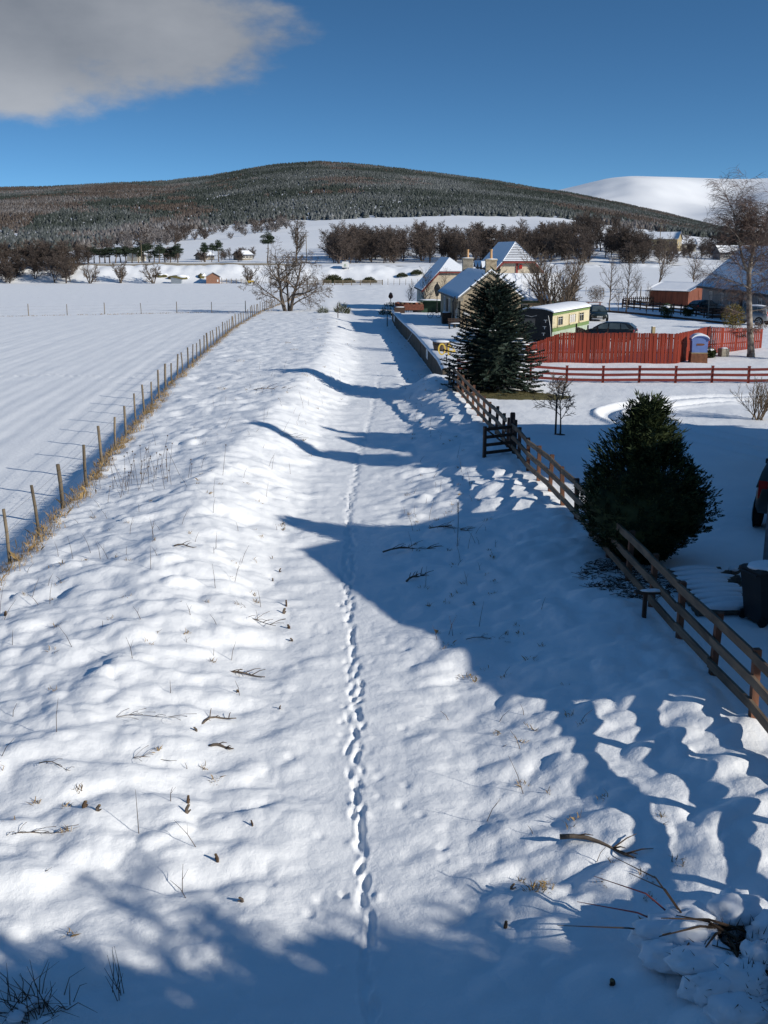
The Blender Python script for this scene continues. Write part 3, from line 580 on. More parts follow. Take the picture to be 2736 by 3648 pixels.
# bare trees at the foot of the bank across the field
bt = [bare_tree_meshes(s, [((-.15, 0, -.1), (-.3, 0, 1), 4.5, .16), ((.15, .1, -.1), (.25, .1, 1), 4.8, .17), ((0, -.1, -.1), (0, -.2, 1), 4.2, .14), ((.2, -.1, -.1), (.5, -.1, 1), 3.8, .12)], dict(FARP, n=[9, 7, 6], rmin=.022)) for s in (61, 62)]
for i, (x, s, lab) in enumerate(((-79, 1.0, 'bare twiggy tree with two stems at the foot of the bank'), (-71, 1.1, 'fan-shaped bare tree rooted at the foot of the bank'), (-62, 1.05, 'low tangled bare tree beside the dark cuts in the bank'), (-36.5, .95, 'small round bare tree to the right of the brick hut'))):
    place_tree('field_edge_tree', lab, 'tree', bt[i % 2], (M['bark'], M['twig']), (x, 285 + (i % 2), G(x, 285 + (i % 2))), i * 1.9, s)
for i, (x, y) in enumerate(((-88, 291), (-86, 293))):
    place_tree('field_edge_tree', 'bare slender tree on the bank beside the brown wood', 'tree', bt[i % 2], (M['bark'], M['twig']), (x, y, G(x, y)), i * 1.1, .95, 'slender trees on the bank by the brown wood')

# woods: a few kinds of bare tree, repeated one by one
fk = [bare_tree_meshes(100 + s, [((0, 0, -.2), (R0.uniform(-.1, .1), R0.uniform(-.1, .1), 1), 8.5, .17)] + ([((.2, .1, -.2), (.35, .2, 1), 7, .13)] if s % 2 else []), dict(FARP, rmin=.028)) for s in range(4)]
def wood(n, box, label, group, mats, s0, s1, seed, zf, shape=1.0, name='bare_tree'):
    R = random.Random(seed)
    for k in range(n):
        x = R.uniform(box[0], box[1]); y = R.uniform(box[2], box[3]); s = R.uniform(s0, s1)
        place_tree(name, label, 'tree', fk[k % 4], mats, (x, y, zf(x, y) - .1), R.random() * 6.28, s, group, sxy=s * shape * R.uniform(.9, 1.2))
fz = lambda x, y: float(far_z(x, y)) if y > 318 else G(x, y)
DK = (M['wood_far'], M['wood_far']); FRO = (M['wood_frost'], M['wood_frost'])
wood(64, (-126, -84, 286, 306), 'bare dark brown tree in the wood at the far end of the field', 'brown wood beyond the field', DK, .5, .8, 1, fz, 1.4)
wood(22, (-78, -45, 338, 372), 'bare brown tree behind the row of pines', 'bare trees behind the pines', DK, .32, .5, 2, fz, 1.4)
wood(115, (-19, 62, 322, 385), 'dark bare tree in the wood behind the cream houses', 'dark wood behind the cream houses', DK, .72, 1.12, 3, fz, 1.3)
wood(34, (-20, 92, 395, 460), 'frost-grey bare tree rising behind the dark wood', 'frosted trees behind the dark wood', FRO, .85, 1.2, 4, fz, 1.25)
wood(44, (52, 84, 305, 372), 'bare brown tree in the wood below the khaki bungalow', 'bare wood below the bungalow', DK, .6, .98, 5, fz, 1.35)
wood(20, (82, 116, 330, 352), 'short bare tree on the bank in front of the khaki bungalow', 'short trees in front of the bungalow', DK, .30, .5, 15, fz, 1.4)
wood(16, (88, 135, 318, 360), 'bare tree among the dark gardens behind the right-hand house', 'trees among the right-hand gardens', DK, .55, .8, 6, fz, 1.4)
# shrubs dotted over the open hillside
sh = [bare_tree_meshes(140 + s, [((0, 0, -.1), (math.cos(a) * .7, math.sin(a) * .7, 1), 3.2, .07) for a in (0, 1.3, 2.6, 3.9, 5.2)], dict(FARP, n=[7, 6, 4], rmin=.035)) for s in range(2)]
Rh = random.Random(77)
for k in range(84):
    t = U2T(Rh.choice([Rh.uniform(255, 460), Rh.uniform(290, 420), Rh.uniform(560, 640), Rh.uniform(330, 560)])); y = ip(t, _te, EDG_Y) * Rh.uniform(.70, .99); x = t * y
    place_tree('hill_shrub', 'bare grey shrub scattered on the snowy hillside field', 'shrub', sh[k % 2], FRO if k % 2 else DK, (x, y, float(far_z(x, y))), k, Rh.uniform(1.0, 2.3), 'shrubs on the hillside field')
for k in range(26):
    t = U2T(Rh.choice([Rh.uniform(1150, 1250), Rh.uniform(1150, 1400)])); y = Rh.uniform(520, 640); x = t * y
    place_tree('hill_shrub', 'frosted scrub tree on the slope above the right-hand wood', 'shrub', sh[k % 2], FRO if k % 3 else DK, (x, y, float(far_z(x, y))), k, Rh.uniform(1.0, 2.0), 'scrub trees on the right-hand slope')

# Scots pines and dark spruces
def needle_cloud(T, c, r, n, R, L=.35, w=.10, up=.3):
    for k in range(n):
        v = Vector((R.gauss(0, 1), R.gauss(0, 1), R.gauss(0, 1))).normalized() * (R.random() ** .45); p = Vector((c[0] + v.x * r[0], c[1] + v.y * r[1], c[2] + v.z * r[2]))
        d = (v + Vector((R.gauss(0, .5), R.gauss(0, .5), R.gauss(0, .4) + up))).normalized(); s = d.orthogonal().normalized(); s = rot_about(s, d, R.random() * 6.28)
        T.tri(p - s * w, p + s * w, p + d * L)
def pine_meshes(seed, h, flat):
    R = random.Random(seed); W, T = MB(), MB(); tr = limb_path(Vector((0, 0, -.2)), Vector((R.uniform(-.08, .08), 0, 1)), h * .92, 7, .035, 0, R); W.tube(tr, [.26 * (1 - .1 * k) for k in range(8)], 6)
    for k in range(11):
        f = R.uniform(flat, 1.0); q = tr[int(f * 6.99)]; a = k * 2.4; L = h * R.uniform(.12, .26) * (1.25 - f * .7); e = q + Vector((math.cos(a) * L, math.sin(a) * L, L * .35)); W.tube([q, (q + e) / 2 - Vector((0, 0, .05)), e], [.09, .06, .03], 4)
        needle_cloud(T, e, (h * .12, h * .12, h * .06), 210, R)
    needle_cloud(T, tr[-1], (h * .13, h * .13, h * .08), 260, R); return W.mesh('trunk'), T.mesh('crown')
pk = [pine_meshes(201, 9.5, .60), pine_meshes(202, 8.5, .45), pine_meshes(203, 10, .68)]
Rp = random.Random(6)
for i, (u, y) in enumerate(((228, 337), (240, 335), (251, 333), (262, 338), (272, 334), (283, 332), (294, 338), (305, 336), (317, 333), (330, 334), (341, 336), (352, 339), (362, 335), (372, 333), (384, 338), (395, 337), (410, 335))):
    x = U2T(u) * y; place_tree('scots_pine', 'dark green pine in the row above the grey shed', 'tree', pk[(i * 2 + 1) % 3 if i % 3 else 1], (M['bark'], M['pine']), (x, y, fz(x, y)), i * 1.7, Rp.uniform(.45, .64), 'row of pines above the grey shed', sxy=Rp.uniform(.75, 1.0))
for i, (u, s, lab) in enumerate(((466, .66, 'flat-topped pine on a bare trunk, the lefthand of three by a cottage'), (479, .60, 'thin pine between two flat-topped pines by a cottage'), (493, .74, 'tallest flat-topped pine of the three by a cottage'))):
    x = U2T(u) * 340; place_tree('scots_pine', lab, 'tree', pk[(0, 2, 0)[i]], (M['bark'], M['pine']), (x, 340, fz(x, 340)), i * 2.3, s)
place_tree('scots_pine', 'open-crowned pine rising above the spreading tree', 'tree', pk[2], (M['bark'], M['pine']), (-35.5, 325, fz(-35.5, 325)), 1.0, .95)
def spruce_mesh(seed, h, w, tiers, per, L):
    R = random.Random(seed); T = MB(); W = MB(); W.tube([(0, 0, -.2), (0, 0, h * .95)], [.03 * h * .6, .02], 6)
    for k in range(tiers):
        f = k / tiers; z = h * (.05 + .93 * f); r = w * (1 - f) ** .85 * R.uniform(.8, 1.15) + .05
        for j in range(per):
            a = R.random() * 6.28; q = r * R.uniform(.35, 1.05); p = Vector((math.cos(a) * q, math.sin(a) * q, z - q * .25)); d = Vector((math.cos(a), math.sin(a), R.uniform(-.35, .35))).normalized(); s = d.cross(Vector((0, 0, 1))).normalized()
            T.tri(p - s * L * .4, p + s * L * .4, p + d * L)
    return W.mesh('trunk'), T.mesh('crown')
sk = [spruce_mesh(301, 12, 2.5, 26, 26, 1.0), spruce_mesh(302, 11, 3.0, 24, 30, 1.1)]
for i, (u, v, y, s, lab) in enumerate(((1070, 0, 350, 1.0, 'dark pointed spruce above the wood behind the cream houses'), (1082, 0, 352, .8, 'shorter dark spruce beside the pointed spruce above the wood'), (1320, 0, 330, .72, 'narrow conifer standing up from the wood near the bungalow'))):
    x = U2T(u) * y; place_tree('spruce', lab, 'tree', sk[0], (M['bark'], M['pine']), (x, y, fz(x, y)), i, s)
for i in range(22):
    u = Rp.uniform(1490, 1720); y = Rp.uniform(380, 430); x = U2T(u) * y
    place_tree('evergreen', 'broad dark evergreen in the belt behind the right-hand gardens', 'tree', sk[1], (M['bark'], M['pine']), (x, y, fz(x, y)), i, Rp.uniform(.5, .75), 'evergreen belt behind the right-hand gardens', sxy=1.4)
# gorse and broom
def bush_mesh(seed, r, h, n, L, w):
    R = random.Random(seed); T = MB()
    for k in range(n):
        a = R.random() * 6.28; q = math.sqrt(R.random()); p = Vector((math.cos(a) * q * r, math.sin(a) * q * r, R.random() ** .8 * h * (1 - .75 * q * q)))
        d = Vector((math.cos(a) * q + R.gauss(0, .3), math.sin(a) * q + R.gauss(0, .3), .9 + R.gauss(0, .3))).normalized(); s = rot_about(d.orthogonal().normalized(), d, R.random() * 6.28); T.tri(p - s * w, p + s * w, p + d * L)
    return T.mesh('bush')
gm = [bush_mesh(401, 1.6, 1.7, 1300, .45, .07), bush_mesh(402, 1.3, 1.3, 1000, .4, .06)]; gb = [bush_mesh(403, 1.1, 1.2, 330, .75, .035), bush_mesh(404, 1.0, 1.0, 260, .7, .03)]
for i, (x, y, s, lab) in enumerate(((-13.5, 284, 1.5, 'dark gorse bush on the bank behind the far gate'), (-9.5, 285, 1.2, 'second gorse bush on the bank, to the right of the far gate'), (-4.0, 286, 1.1, 'low gorse bush beside the end of the far rail fence'), (5, 292, 1.0, 'low gorse clump under the bank by thin fence posts'), (9, 293, .9, 'flat gorse clump below the snow bank near the cream house'))):
    b = link_mesh('gorse_bush', gm[i % 2], M['gorse'], loc=(x, y, G(x, y) - .1)); b.scale = (s * 1.1, s, s * .85); tag(b, lab, 'bush')
for i, (x, y, s, lab) in enumerate(((-7.6, 131, .75, 'broom bush leaning from the bank behind the thin signpost'), (-5.4, 136, 1.0, 'larger broom bush on the shaded bank edge'), (0.2, 133, .9, 'dark broom clump at the far end of the platform'), (1.6, 130.5, .8, 'brown bramble clump beside the white pickets'))):
    b = link_mesh('broom_bush', gb[(i + 1) % 2], M['brownshrub'] if i == 3 else M['gorse'], loc=(x, y, G(x, y) - .1)); b.scale = (s * .8, s * .8, s); tag(b, lab, 'bush')

# ------------------------------------------------------------------ the two garden conifers in front
def spray(T, p, d, L, w, R, droop=.0):          # one needle spray: a thin blade folded along its rib
    s = d.cross(Vector((0, 0, 1)));
    if s.length < 1e-3: s = Vector((1, 0, 0))
    s.normalize(); s = rot_about(s, d, R.uniform(-.9, .9)); e = p + d * L - Vector((0, 0, droop * L)); m = p + d * (L * .45)
    i = len(T.v); T.v.extend((tuple(p), tuple(m - s * w), tuple(e), tuple(m + s * w))); T.f.append((i, i + 1, i + 2, i + 3))
R = random.Random(12); W, T, S = MB(), MB(), MB(); H = 5.75
W.tube([(0, 0, -.1), (0, 0, .6), (.02, 0, 3), (0, .02, H - .05)], [.16, .13, .08, .015], 8)
z = .35; a0 = 0
while z < H - .1:
    f = z / H; Lb = min(2.6 * (1 - f) ** .72 + .08, 2.4); nb = 15 if f < .75 else (8 if f < .92 else 5); a0 += .5
    if z < 1.0: Lb *= .78 + .22 * z
    for k in range(nb):
        a = a0 + 6.283 * k / nb + R.uniform(-.2, .2); L = Lb * R.uniform(.78, 1.16); rise = .05 + .75 * f; dirn = Vector((math.cos(a), math.sin(a), rise)).normalized(); n = max(int(L / .11), 3)
        pts = []; p = Vector((0, 0, z)); d = dirn.copy()
        for q in range(n + 1): pts.append(p.copy()); d = (d + Vector((0, 0, (-.05 if q < n * .6 else .09) * (1 - f)))).normalized(); p = p + d * (L / n)
        W.tube(pts[::2] if len(pts) > 4 else pts, .012, 3, cap=False)
        for q in range(1, n + 1):
            t = (pts[q] - pts[q - 1]).normalized(); sd = t.cross(Vector((0, 0, 1))).normalized(); w_ = .30 * (1 - .55 * q / n) * (1.0 if f < .8 else .5)
            for sg in (-1, 1):
                for e in range(4 if f < .85 else 1):
                    dd = (t * R.uniform(.5, .9) + sd * sg * R.uniform(.6, 1.0) + Vector((0, 0, R.uniform(-.15, .35)))).normalized(); spray(T, pts[q] + sd * sg * R.uniform(0, .12) * (f < .85), dd, w_ * R.uniform(.6, 1.2), .046, R, .12)
            spray(T, pts[q], (t + Vector((0, 0, R.uniform(.1, .6)))).normalized(), .16, .025, R)
        if f < .45 and R.random() < .16: c = pts[int(n * R.uniform(.6, .95))]; S.blob((c.x, c.y, c.z + .05), (R.uniform(.08, .24), R.uniform(.05, .12), .035), k + int(z * 10), 1, .4)
    z += .17 if f < .8 else .26
x, y = 5.36, 50.8; sp = thing('spruce_tree', 'conical blue-green spruce standing in a patch of bare turf', 'tree', (x, y, G(x, y))); sp.scale = (1.08, 1.08, 1.0)
MB().lathe([(.9, .35), (1.15, .8), (.95, 1.6), (.7, 2.6), (.42, 3.8), (.1, 4.8)], n=14).build('crown_core', M['spruce'], sp, True)  # solid core added to fill the see-through crown
W.build('trunk', M['bark'], sp, True); T.build('crown', M['spruce'], sp); S.build('snow_patch', M['roof_snow'], sp, True)

R = random.Random(14); T, W, C = MB(), MB(), MB()
prof = [(0.02, .30), (.2, .66), (.55, 1.02), (1.0, 1.25), (1.45, 1.25), (1.8, 1.08), (2.1, .92), (2.45, .68), (2.8, .45), (3.1, .27), (3.35, .14), (3.62, .03)]
pz = [p[0] for p in prof]; pr_ = [p[1] for p in prof]
lob = lambda a, z: 1 + (.10 + .12 * (z > 2.3)) * math.sin(3 * a + z * 2.1) + (.08 + .12 * (z > 2.3)) * math.sin(5 * a - z * 3.3 + 1)
n = 20; i0 = 0
for zz_, rr in prof[:-1]:
    for j in range(n): a = 6.283 * j / n; C.v.append((math.cos(a) * rr * (.84 if zz_ < 2.1 else .35) * lob(a, zz_), math.sin(a) * rr * (.84 if zz_ < 2.1 else .35) * lob(a, zz_), zz_ * .93 + .05))
for k in range(len(prof) - 2):
    for j in range(n): C.f.append((k * n + j, k * n + (j + 1) % n, (k + 1) * n + (j + 1) % n, (k + 1) * n + j))
W.tube([(0, 0, -.1), (0, 0, 1.0), (0, .03, 3.3)], [.11, .09, .02], 7)
for k in range(5200):
    zz_ = 3.5 * R.random() ** 1.5; rr = np.interp(zz_, pz, pr_); a = R.random() * 6.283; q = rr * lob(a, zz_) * (R.uniform(.70, 1.0) if zz_ < 2.2 else R.uniform(.35, 1.0)); c = Vector((math.cos(a) * q, math.sin(a) * q, zz_ * .98))
    if zz_ > 2.6 and R.random() < .45: continue
    o = Vector((math.cos(a), math.sin(a), 0)); upb = .15 + .75 * min(1, max(0, (zz_ - .4) / 1.6)); L = R.uniform(.10, .24) * (1.9 if zz_ > 2.4 else 1.35 if zz_ > 1.5 else .9) * (1.0 if zz_ > .7 else .7)
    ax = (o * R.uniform(.5, 1.0) + Vector((R.gauss(0, .35), R.gauss(0, .35), upb + R.gauss(0, .2)))).normalized(); side = ax.cross(o); side = side.normalized() if side.length > 1e-3 else ax.orthogonal().normalized()
    m = 5
    for q2 in range(m):                           # flat feathery frond: blades off both sides of a rib
        b = c + ax * (L * q2 / m)
        for sg in (-1, 1):
            dd = (ax * .8 + side * sg * R.uniform(.5, .9) + Vector((0, 0, R.gauss(0, .15)))).normalized(); spray(T, b, dd, L * .48 * (1 - .4 * q2 / m), .017, R, .05)
    spray(T, c + ax * L * .8, ax, L * .45, .014, R)
stray = [(R.random() * 6.28, R.uniform(1.3, 3.5), R.uniform(.22, .45)) for _ in range(34)]
for a, zz_, L in tuple(stray) + ((.15, 1.75, .55), (.3, 1.6, .4), (-.2, .75, .45), (3.3, 1.75, .45), (3.0, 1.9, .35), (.4, 2.75, .4), (2.6, 3.1, .35), (3.4, 3.0, .4), (.3, 3.2, .3)):   # stray shoots that break the outline
    o = Vector((math.cos(a), math.sin(a) - .2, .45)).normalized(); b = Vector((math.cos(a), math.sin(a), 0)) * np.interp(zz_, pz, pr_) * .85 + Vector((0, 0, zz_))
    for q2 in range(14):
        p = b + o * (L * q2 / 14) + Vector((0, 0, -.12 * (q2 / 14) ** 2))
        for sg in range(3): spray(T, p, (o * .9 + Vector((R.gauss(0, .5), R.gauss(0, .5), R.gauss(0, .4)))).normalized(), .14 * (1.2 - q2 / 14), .016, R, .1)
x, y = 5.58, 21.7; cy_ = thing('cypress_bush', 'dark rounded cypress bush with a ragged pointed top beside the rail fence', 'bush', (x, y, G(x, y) + .02)); cy_.scale = (1.08, 1.08, .96)
W.build('trunk', M['bark'], cy_, True); C.build('crown_core', M['cypress'], cy_, True); T.build('crown', M['cypress'], cy_)  # the core is a closed shell added to block light through the crown

# turf under the spruce and brown litter under the cypress
def draped(name, cx, cy, rx, ry, material, lift=.03, n=28, seed=0, rings=5):
    V = [(cx, cy, G(cx, cy) + lift)]; F = []
    for q in range(1, rings + 1):
        for j in range(n):
            a = 6.283 * j / n; k = q / rings * (1 + .10 * math.sin(3 * a + seed) + .05 * math.sin(7 * a)); px, py = cx + rx * k * math.cos(a), cy + ry * k * math.sin(a); V.append((px, py, G(px, py) + (lift if q < rings else -.05)))
    for j in range(n): F.append((0, 1 + j, 1 + (j + 1) % n))
    for q in range(rings - 1):
        for j in range(n): a = 1 + q * n; F.append((a + j, a + n + j, a + n + (j + 1) % n, a + (j + 1) % n))
    m = MB(); m.v = V; m.f = F; return m.build(name, material, None, True)
def blades(name, spots, material, hmin, hmax, w, seed, lean=.35, label=None, cat=None):
    R = random.Random(seed); T = MB()
    for (x, y, n, r) in spots:
        for k in range(n):
            a = R.random() * 6.28; q = r * math.sqrt(R.random()); px, py = x + math.cos(a) * q, y + math.sin(a) * q; p = Vector((px, py, G(px, py) - .02)); h = R.uniform(hmin, hmax)
            d = Vector((R.gauss(0, lean), R.gauss(0, lean), 1)).normalized(); s = Vector((math.cos(a + 1), math.sin(a + 1), 0)); mid = p + d * h * .6; tip = p + d * h + Vector((R.gauss(0, .25), R.gauss(0, .25), -.1)) * h
            i = len(T.v); T.v.extend((tuple(p - s * w), tuple(p + s * w), tuple(mid + s * w * .7), tuple(tip), tuple(mid - s * w * .7))); T.f.append((i, i + 1, i + 2, i + 3, i + 4))
    return tag(T.build(name, material), label, cat, kind='stuff')
tag(draped('turf_patch', 6.3, 48.9, 2.7, 1.75, M['turf'], .035, seed=1), kind='structure')
Rt = random.Random(3)
blades('turf_grass', [(6.3 + 2.4 * math.cos(a) * q, 48.9 + 1.5 * math.sin(a) * q, 8, .25) for a, q in ((Rt.random() * 6.28, math.sqrt(Rt.random())) for _ in range(260))], M['turf'], .04, .13, .012, 4, label='short olive winter grass bare of snow under the spruce', cat='grass')
T = MB(); Rl = random.Random(9)
for k in range(900):                               # twigs and litter under the cypress
    a = Rl.random() * 6.28; q = math.sqrt(Rl.random()); x = 5.0 + math.cos(a) * q * 1.0; y = 20.2 + math.sin(a) * q * 1.3; z = G(x, y); b = Rl.random() * 6.28; L = Rl.uniform(.05, .22)
    T.tube([(x, y, z + .005), (x + math.cos(b) * L, y + math.sin(b) * L, z + Rl.uniform(.0, .05))], [.008, .004], 3, cap=False)
tag(T.build('needle_litter', M['soil']), 'brown dead needles and twigs on the snow below the cypress', 'litter', kind='stuff')

# ------------------------------------------------------------------ left fence: round posts and wires, with dead grass along its foot
def along(C, step, y0, y1, jit, R):
    out = []; y = y0
    while y < y1: out.append((ip(y, *C), y)); y += step + R.uniform(-jit, jit)
    return out
Rf = random.Random(2)
lf = thing('wire_fence', 'long fence of round weathered posts and wire beside the snowy field', 'fence', (0, 0, 0))
pp = along(XL, 2.75, 15.6, 236, .25, Rf)
post_me = [MB().tube([(0, 0, -.35), (0, 0, .6), (.012, 0, 1.28)], [.048, .046, .042], 8).mesh('post', True), MB().tube([(0, 0, -.35), (.02, .01, .7), (.05, .02, 1.2)], [.04, .038, .036], 8).mesh('post', True)]
tops = []
for i, (x, y) in enumerate(pp):
    z = G(x, y); o = link_mesh('post', post_me[Rf.random() < .45], M['post'], lf, (x, y, z - .02)); o.rotation_euler = (Rf.gauss(0, .03), Rf.gauss(0, .04), Rf.random() * 6); k = Rf.uniform(.9, 1.06) * (1.12 if i % 9 == 4 else 1); o.scale = ((1.4 if i % 9 == 4 else 1), (1.4 if i % 9 == 4 else 1), k); tops.append((x, y, z))
for h in (.25, .5, .75, 1.08): MB().tube([(x + .06, y, z + h) for x, y, z in tops], .0035, 3).build('wire', M['wire'], lf)
spots = []
y = 15.0
while y < 235:
    x = ip(y, *XL); dens = 26 if y < 60 else 16
    if Rf.random() < (.9 if y < 110 else .75): spots.append((x + Rf.uniform(-.15, .35), y, int(dens * Rf.uniform(.4, 1.2)), .22 + .1 * Rf.random()))
    y += .16 if y < 45 else .3
blades('dead_grass', spots, M['straw'], .08, .34, .007, 8, .45, 'tawny dead grass growing along the foot of the wire fence', 'grass')
cf = thing('wire_fence', 'fence with widely spaced thin posts crossing the field beyond', 'fence', (0, 0, 0)); tops = []
for k in range(17):
    x = -19 - 4.35 * k; y = 144.5 + (x + 19) * .42; z = G(x, y); o = link_mesh('post', post_me[k % 2], M['post'], cf, (x, y, z - .03)); o.rotation_euler = (0, Rf.gauss(0, .03), k); o.scale = (1.15, 1.15, 1.2); tops.append((x, y, z))
for h in (.4, .75, 1.15): MB().tube([(x, y, z + h) for x, y, z in tops], .0035, 3).build('wire', M['wire'], cf)
blades('dead_grass', [(-19 - k * .42, 144.5 - .42 * k * .42 - .3, int(16 * Rf.uniform(0, 1.5)), .4) for k in range(170)], M['straw'], .06, .26, .014, 18, .6, 'patchy dead grass along the fence that crosses the field', 'grass')

# ------------------------------------------------------------------ right fence: three rails on square posts, and its gate standing open
rf = thing('rail_fence', 'weathered three-rail timber fence running beside the track bed', 'fence', (0, 0, 0))
rp = []; y = 5.5
while y < 53.6:
    if not (34.0 < y < 34.9): rp.append((ip(y, *XR), y))
    y += 1.62
rp.append((ip(34.05, *XR), 34.05)); rp.append((ip(35.25, *XR), 35.25)); rp.sort(key=lambda q: q[1])
pm = MB().box((0, 0, .38), (.10, .10, 1.32)).mesh('post')
for (x, y) in rp:
    o = link_mesh('post', pm, M['railpost'], rf, (x, y, G(x, y))); o.rotation_euler = (Rf.gauss(0, .015), Rf.gauss(0, .02), .07)
for (a, b) in zip(rp[:-1], rp[1:]):
    if a[1] < 34.2 < b[1] + .01 and b[1] > 34.5: continue
    za, zb = G(*a), G(*b)
    for h in (.22, .58, .95):
        MB().bar((a[0] - .075, a[1], za + h + Rf.gauss(0, .012)), (b[0] - .075, b[1], zb + h + Rf.gauss(0, .012)), .045, .145).build('rail', M['rail'], rf)
g = thing('field_gate', 'small dark brown four-bar gate standing open towards the track', 'gate', (4.33, 34.0, G(4.33, 34.0)), math.atan2(-.62, -1.06))
Lg = 1.2; z0 = .04
for nm, b in (('post', ((-.02, 0, .56), (.11, .11, 1.16))), ('post', ((Lg, 0, .50), (.10, .08, 1.05)))): MB().box(*b).build(nm, M['gate'], g)
for h in (.14, .40, .66, .92): MB().box((Lg / 2, 0, h), (Lg - .1, .05, .10)).build('rail', M['gate'], g)
MB().bar((.06, .05, .12), (Lg - .06, .05, .90), .035, .09, (0, 1, 0)).build('brace', M['gate'], g)
MB().tube([(Lg, -.06, .72), (Lg, .08, .72)], .018, 6).build('latch', M['iron'], g)
o = thing('gate_post', 'stout square gatepost beside the open brown gate', 'post', (4.33, 34.55, G(4.33, 34.55))); MB().box((0, 0, .6), (.16, .16, 1.4)).build('post', M['gate'], o); MB().box((0, 0, 1.31), (.13, .13, .03)).build('cap', M['gate'], o)

# red three-rail fence across the lawn
rr_ = thing('red_rail_fence', 'dark red three-rail fence across the snowy lawn', 'fence', (0, 0, 0)); xs = [3.95 + 1.92 * k for k in range(18)]
pm = MB().box((0, 0, .33), (.115, .115, 1.1)).box((0, 0, .885), (.15, .15, .03)).mesh('post')
for i, x in enumerate(xs):
    y = 55.15 - .02 * (x - 8); z = G(x, y); link_mesh('post', pm, M['redrail'], rr_, (x, y, z))
    if i:
        xp_ = xs[i - 1]; zp = G(xp_, y)
        for h in (.16, .44, .73): MB().bar((xp_ + .02, y - .07 + .01 * (i % 2), zp + h + Rf.gauss(0, .008)), (x + .02, y - .07 + .01 * (i % 2), z + h + Rf.gauss(0, .008)), .05, .135).build('rail', M['redrail'], rr_)

# red boarded fences
def board_fence(label, a, b, pitch, width, hfun, slit, R, mate, behind=True):
    t = thing('board_fence', label, 'fence', (0, 0, 0)); a, b = Vector(a), Vector(b); d = (b - a); L = d.length; d.normalize(); nrm = Vector((d.y, -d.x)); n = int(L / pitch); rz = math.atan2(d.y, d.x)
    meshes = {}
    for k in range(n):
        f = (k + .5) / n; p = a + d * (f * L) + nrm * (.02 if k % 2 else .0) * slit; z = G(p.x, p.y); h = round(hfun(f) + R.gauss(0, .012), 2)
        if h not in meshes: meshes[h] = MB().box((0, 0, h / 2), (width, .022, h)).mesh('board')
        o = link_mesh('board', meshes[h], mate, t, (p.x, p.y, z - .02 + R.gauss(0, .008))); o.rotation_euler = (0, R.gauss(0, .006), rz)
    m = int(L / 1.9) + 1
    for k in range(m + 1):
        f = k / m; p = a + d * (f * L) - nrm * .09; z = G(p.x, p.y); h = hfun(f) - .05; MB().box((p.x, p.y, z + h / 2 - .1), (.10, .10, h + .2), rz).build('post', mate, t)
        if k < m:
            f2 = (k + 1) / m; p2 = a + d * (f2 * L) - nrm * .045; q = a + d * (f * L) - nrm * .045
            for hh in (.35, .82): MB().bar((q.x, q.y, G(q.x, q.y) + hfun(f) * hh), (p2.x, p2.y, G(p2.x, p2.y) + hfun(f2) * hh), .045, .09).build('rail', mate, t)
    return t
Rb = random.Random(44)
board_fence('red boarded fence with one end swept down towards the spruce', (8.8, 64.55), (17.98, 64.1), .118, .111, lambda f: 1.22 + .64 * float(sst(0, .27, f)), 1, Rb, M['red'])
board_fence('red boarded fence running back behind the blue box', (18.05, 64.16), (21.75, 69.85), .118, .112, lambda f: 1.86, .6, Rb, M['red'])
board_fence('red paling fence with open gaps behind the birch trunk', (21.85, 69.95), (26.8, 74.2), .125, .088, lambda f: 1.78 - .42 * f, 1, Rb, M['red'])
o = thing('cut_post', 'pale cut-off square post sticking up behind the red boarded fence', 'post', (16.55, 64.45, G(16.55, 64.45)), .3); MB().box((0, 0, 1.1), (.20, .16, 2.25)).build('post', M['khaki'], o); MB().box((0, 0, 2.235), (.19, .15, .02)).build('cap', M['roof_snow'], o)
# dark trellis that steps down in front of the coach
tr = thing('trellis_fence', 'dark brown curved-top fence panel in front of the green and cream coach', 'fence', (13.3, 72.5, G(13.3, 72.5) - .15))
for k in range(22):
    f = k / 21; h = 1.75 - .62 * float(sst(0, .75, f)); MB().box((f * 2.35, f * .6, h / 2), (.10, .025, h)).build('slat', M['brownfence'], tr)
for f in (0, .36, .66, .98): MB().box((f * 2.35, f * .6 + .07, 1.0 - .2 * f), (.09, .09, 2.0 - .4 * f)).build('post', M['brownfence'], tr)

# thin posts and the far rail fence with gates at the track's end
fg = thing('far_rail_fence', 'grey rail fence and gates across the far end of the track bed', 'fence', (0, 0, 0)); Y0 = 268.0
px_ = [-19.5, -17.4, -15.3, -13.4, -12.5, -10.4, -8.2, -6.0, -3.4, -.4]
for i, x in enumerate(px_):
    z = G(x, Y0); MB().box((x, Y0, z + .55), (.2, .2, 1.5)).build('post', M['post'], fg)
    if i and not (i == 4):
        for h in (.3, .6, .9, 1.15): MB().bar((px_[i - 1], Y0 - .12, z + h), (x, Y0 - .12, z + h), .05, .12).build('rail', M['post'], fg)
fp = thing('wire_fence', 'thin posts of a wire fence below the far snow bank', 'fence', (0, 0, 0))
for k in range(14):
    x = 1.0 + 1.5 * k; z = G(x, 270); o = link_mesh('post', post_me[k % 2], M['post'], fp, (x, 270, z)); o.scale = (1.2, 1.2, 1.25)
for h in (.4, .9): MB().tube([(1.0 + 1.5 * k, 270, G(1.0 + 1.5 * k, 270) + h) for k in range(14)], .006, 3).build('wire', M['wire'], fp)
sp_ = thing('thin_post', 'lone thin dark post standing on the bank beyond the lumps', 'post', (-5.3, 121, G(-5.3, 121))); MB().tube([(0, 0, -.2), (0, 0, 1.75)], .045, 8).build('post', M['gate'], sp_)
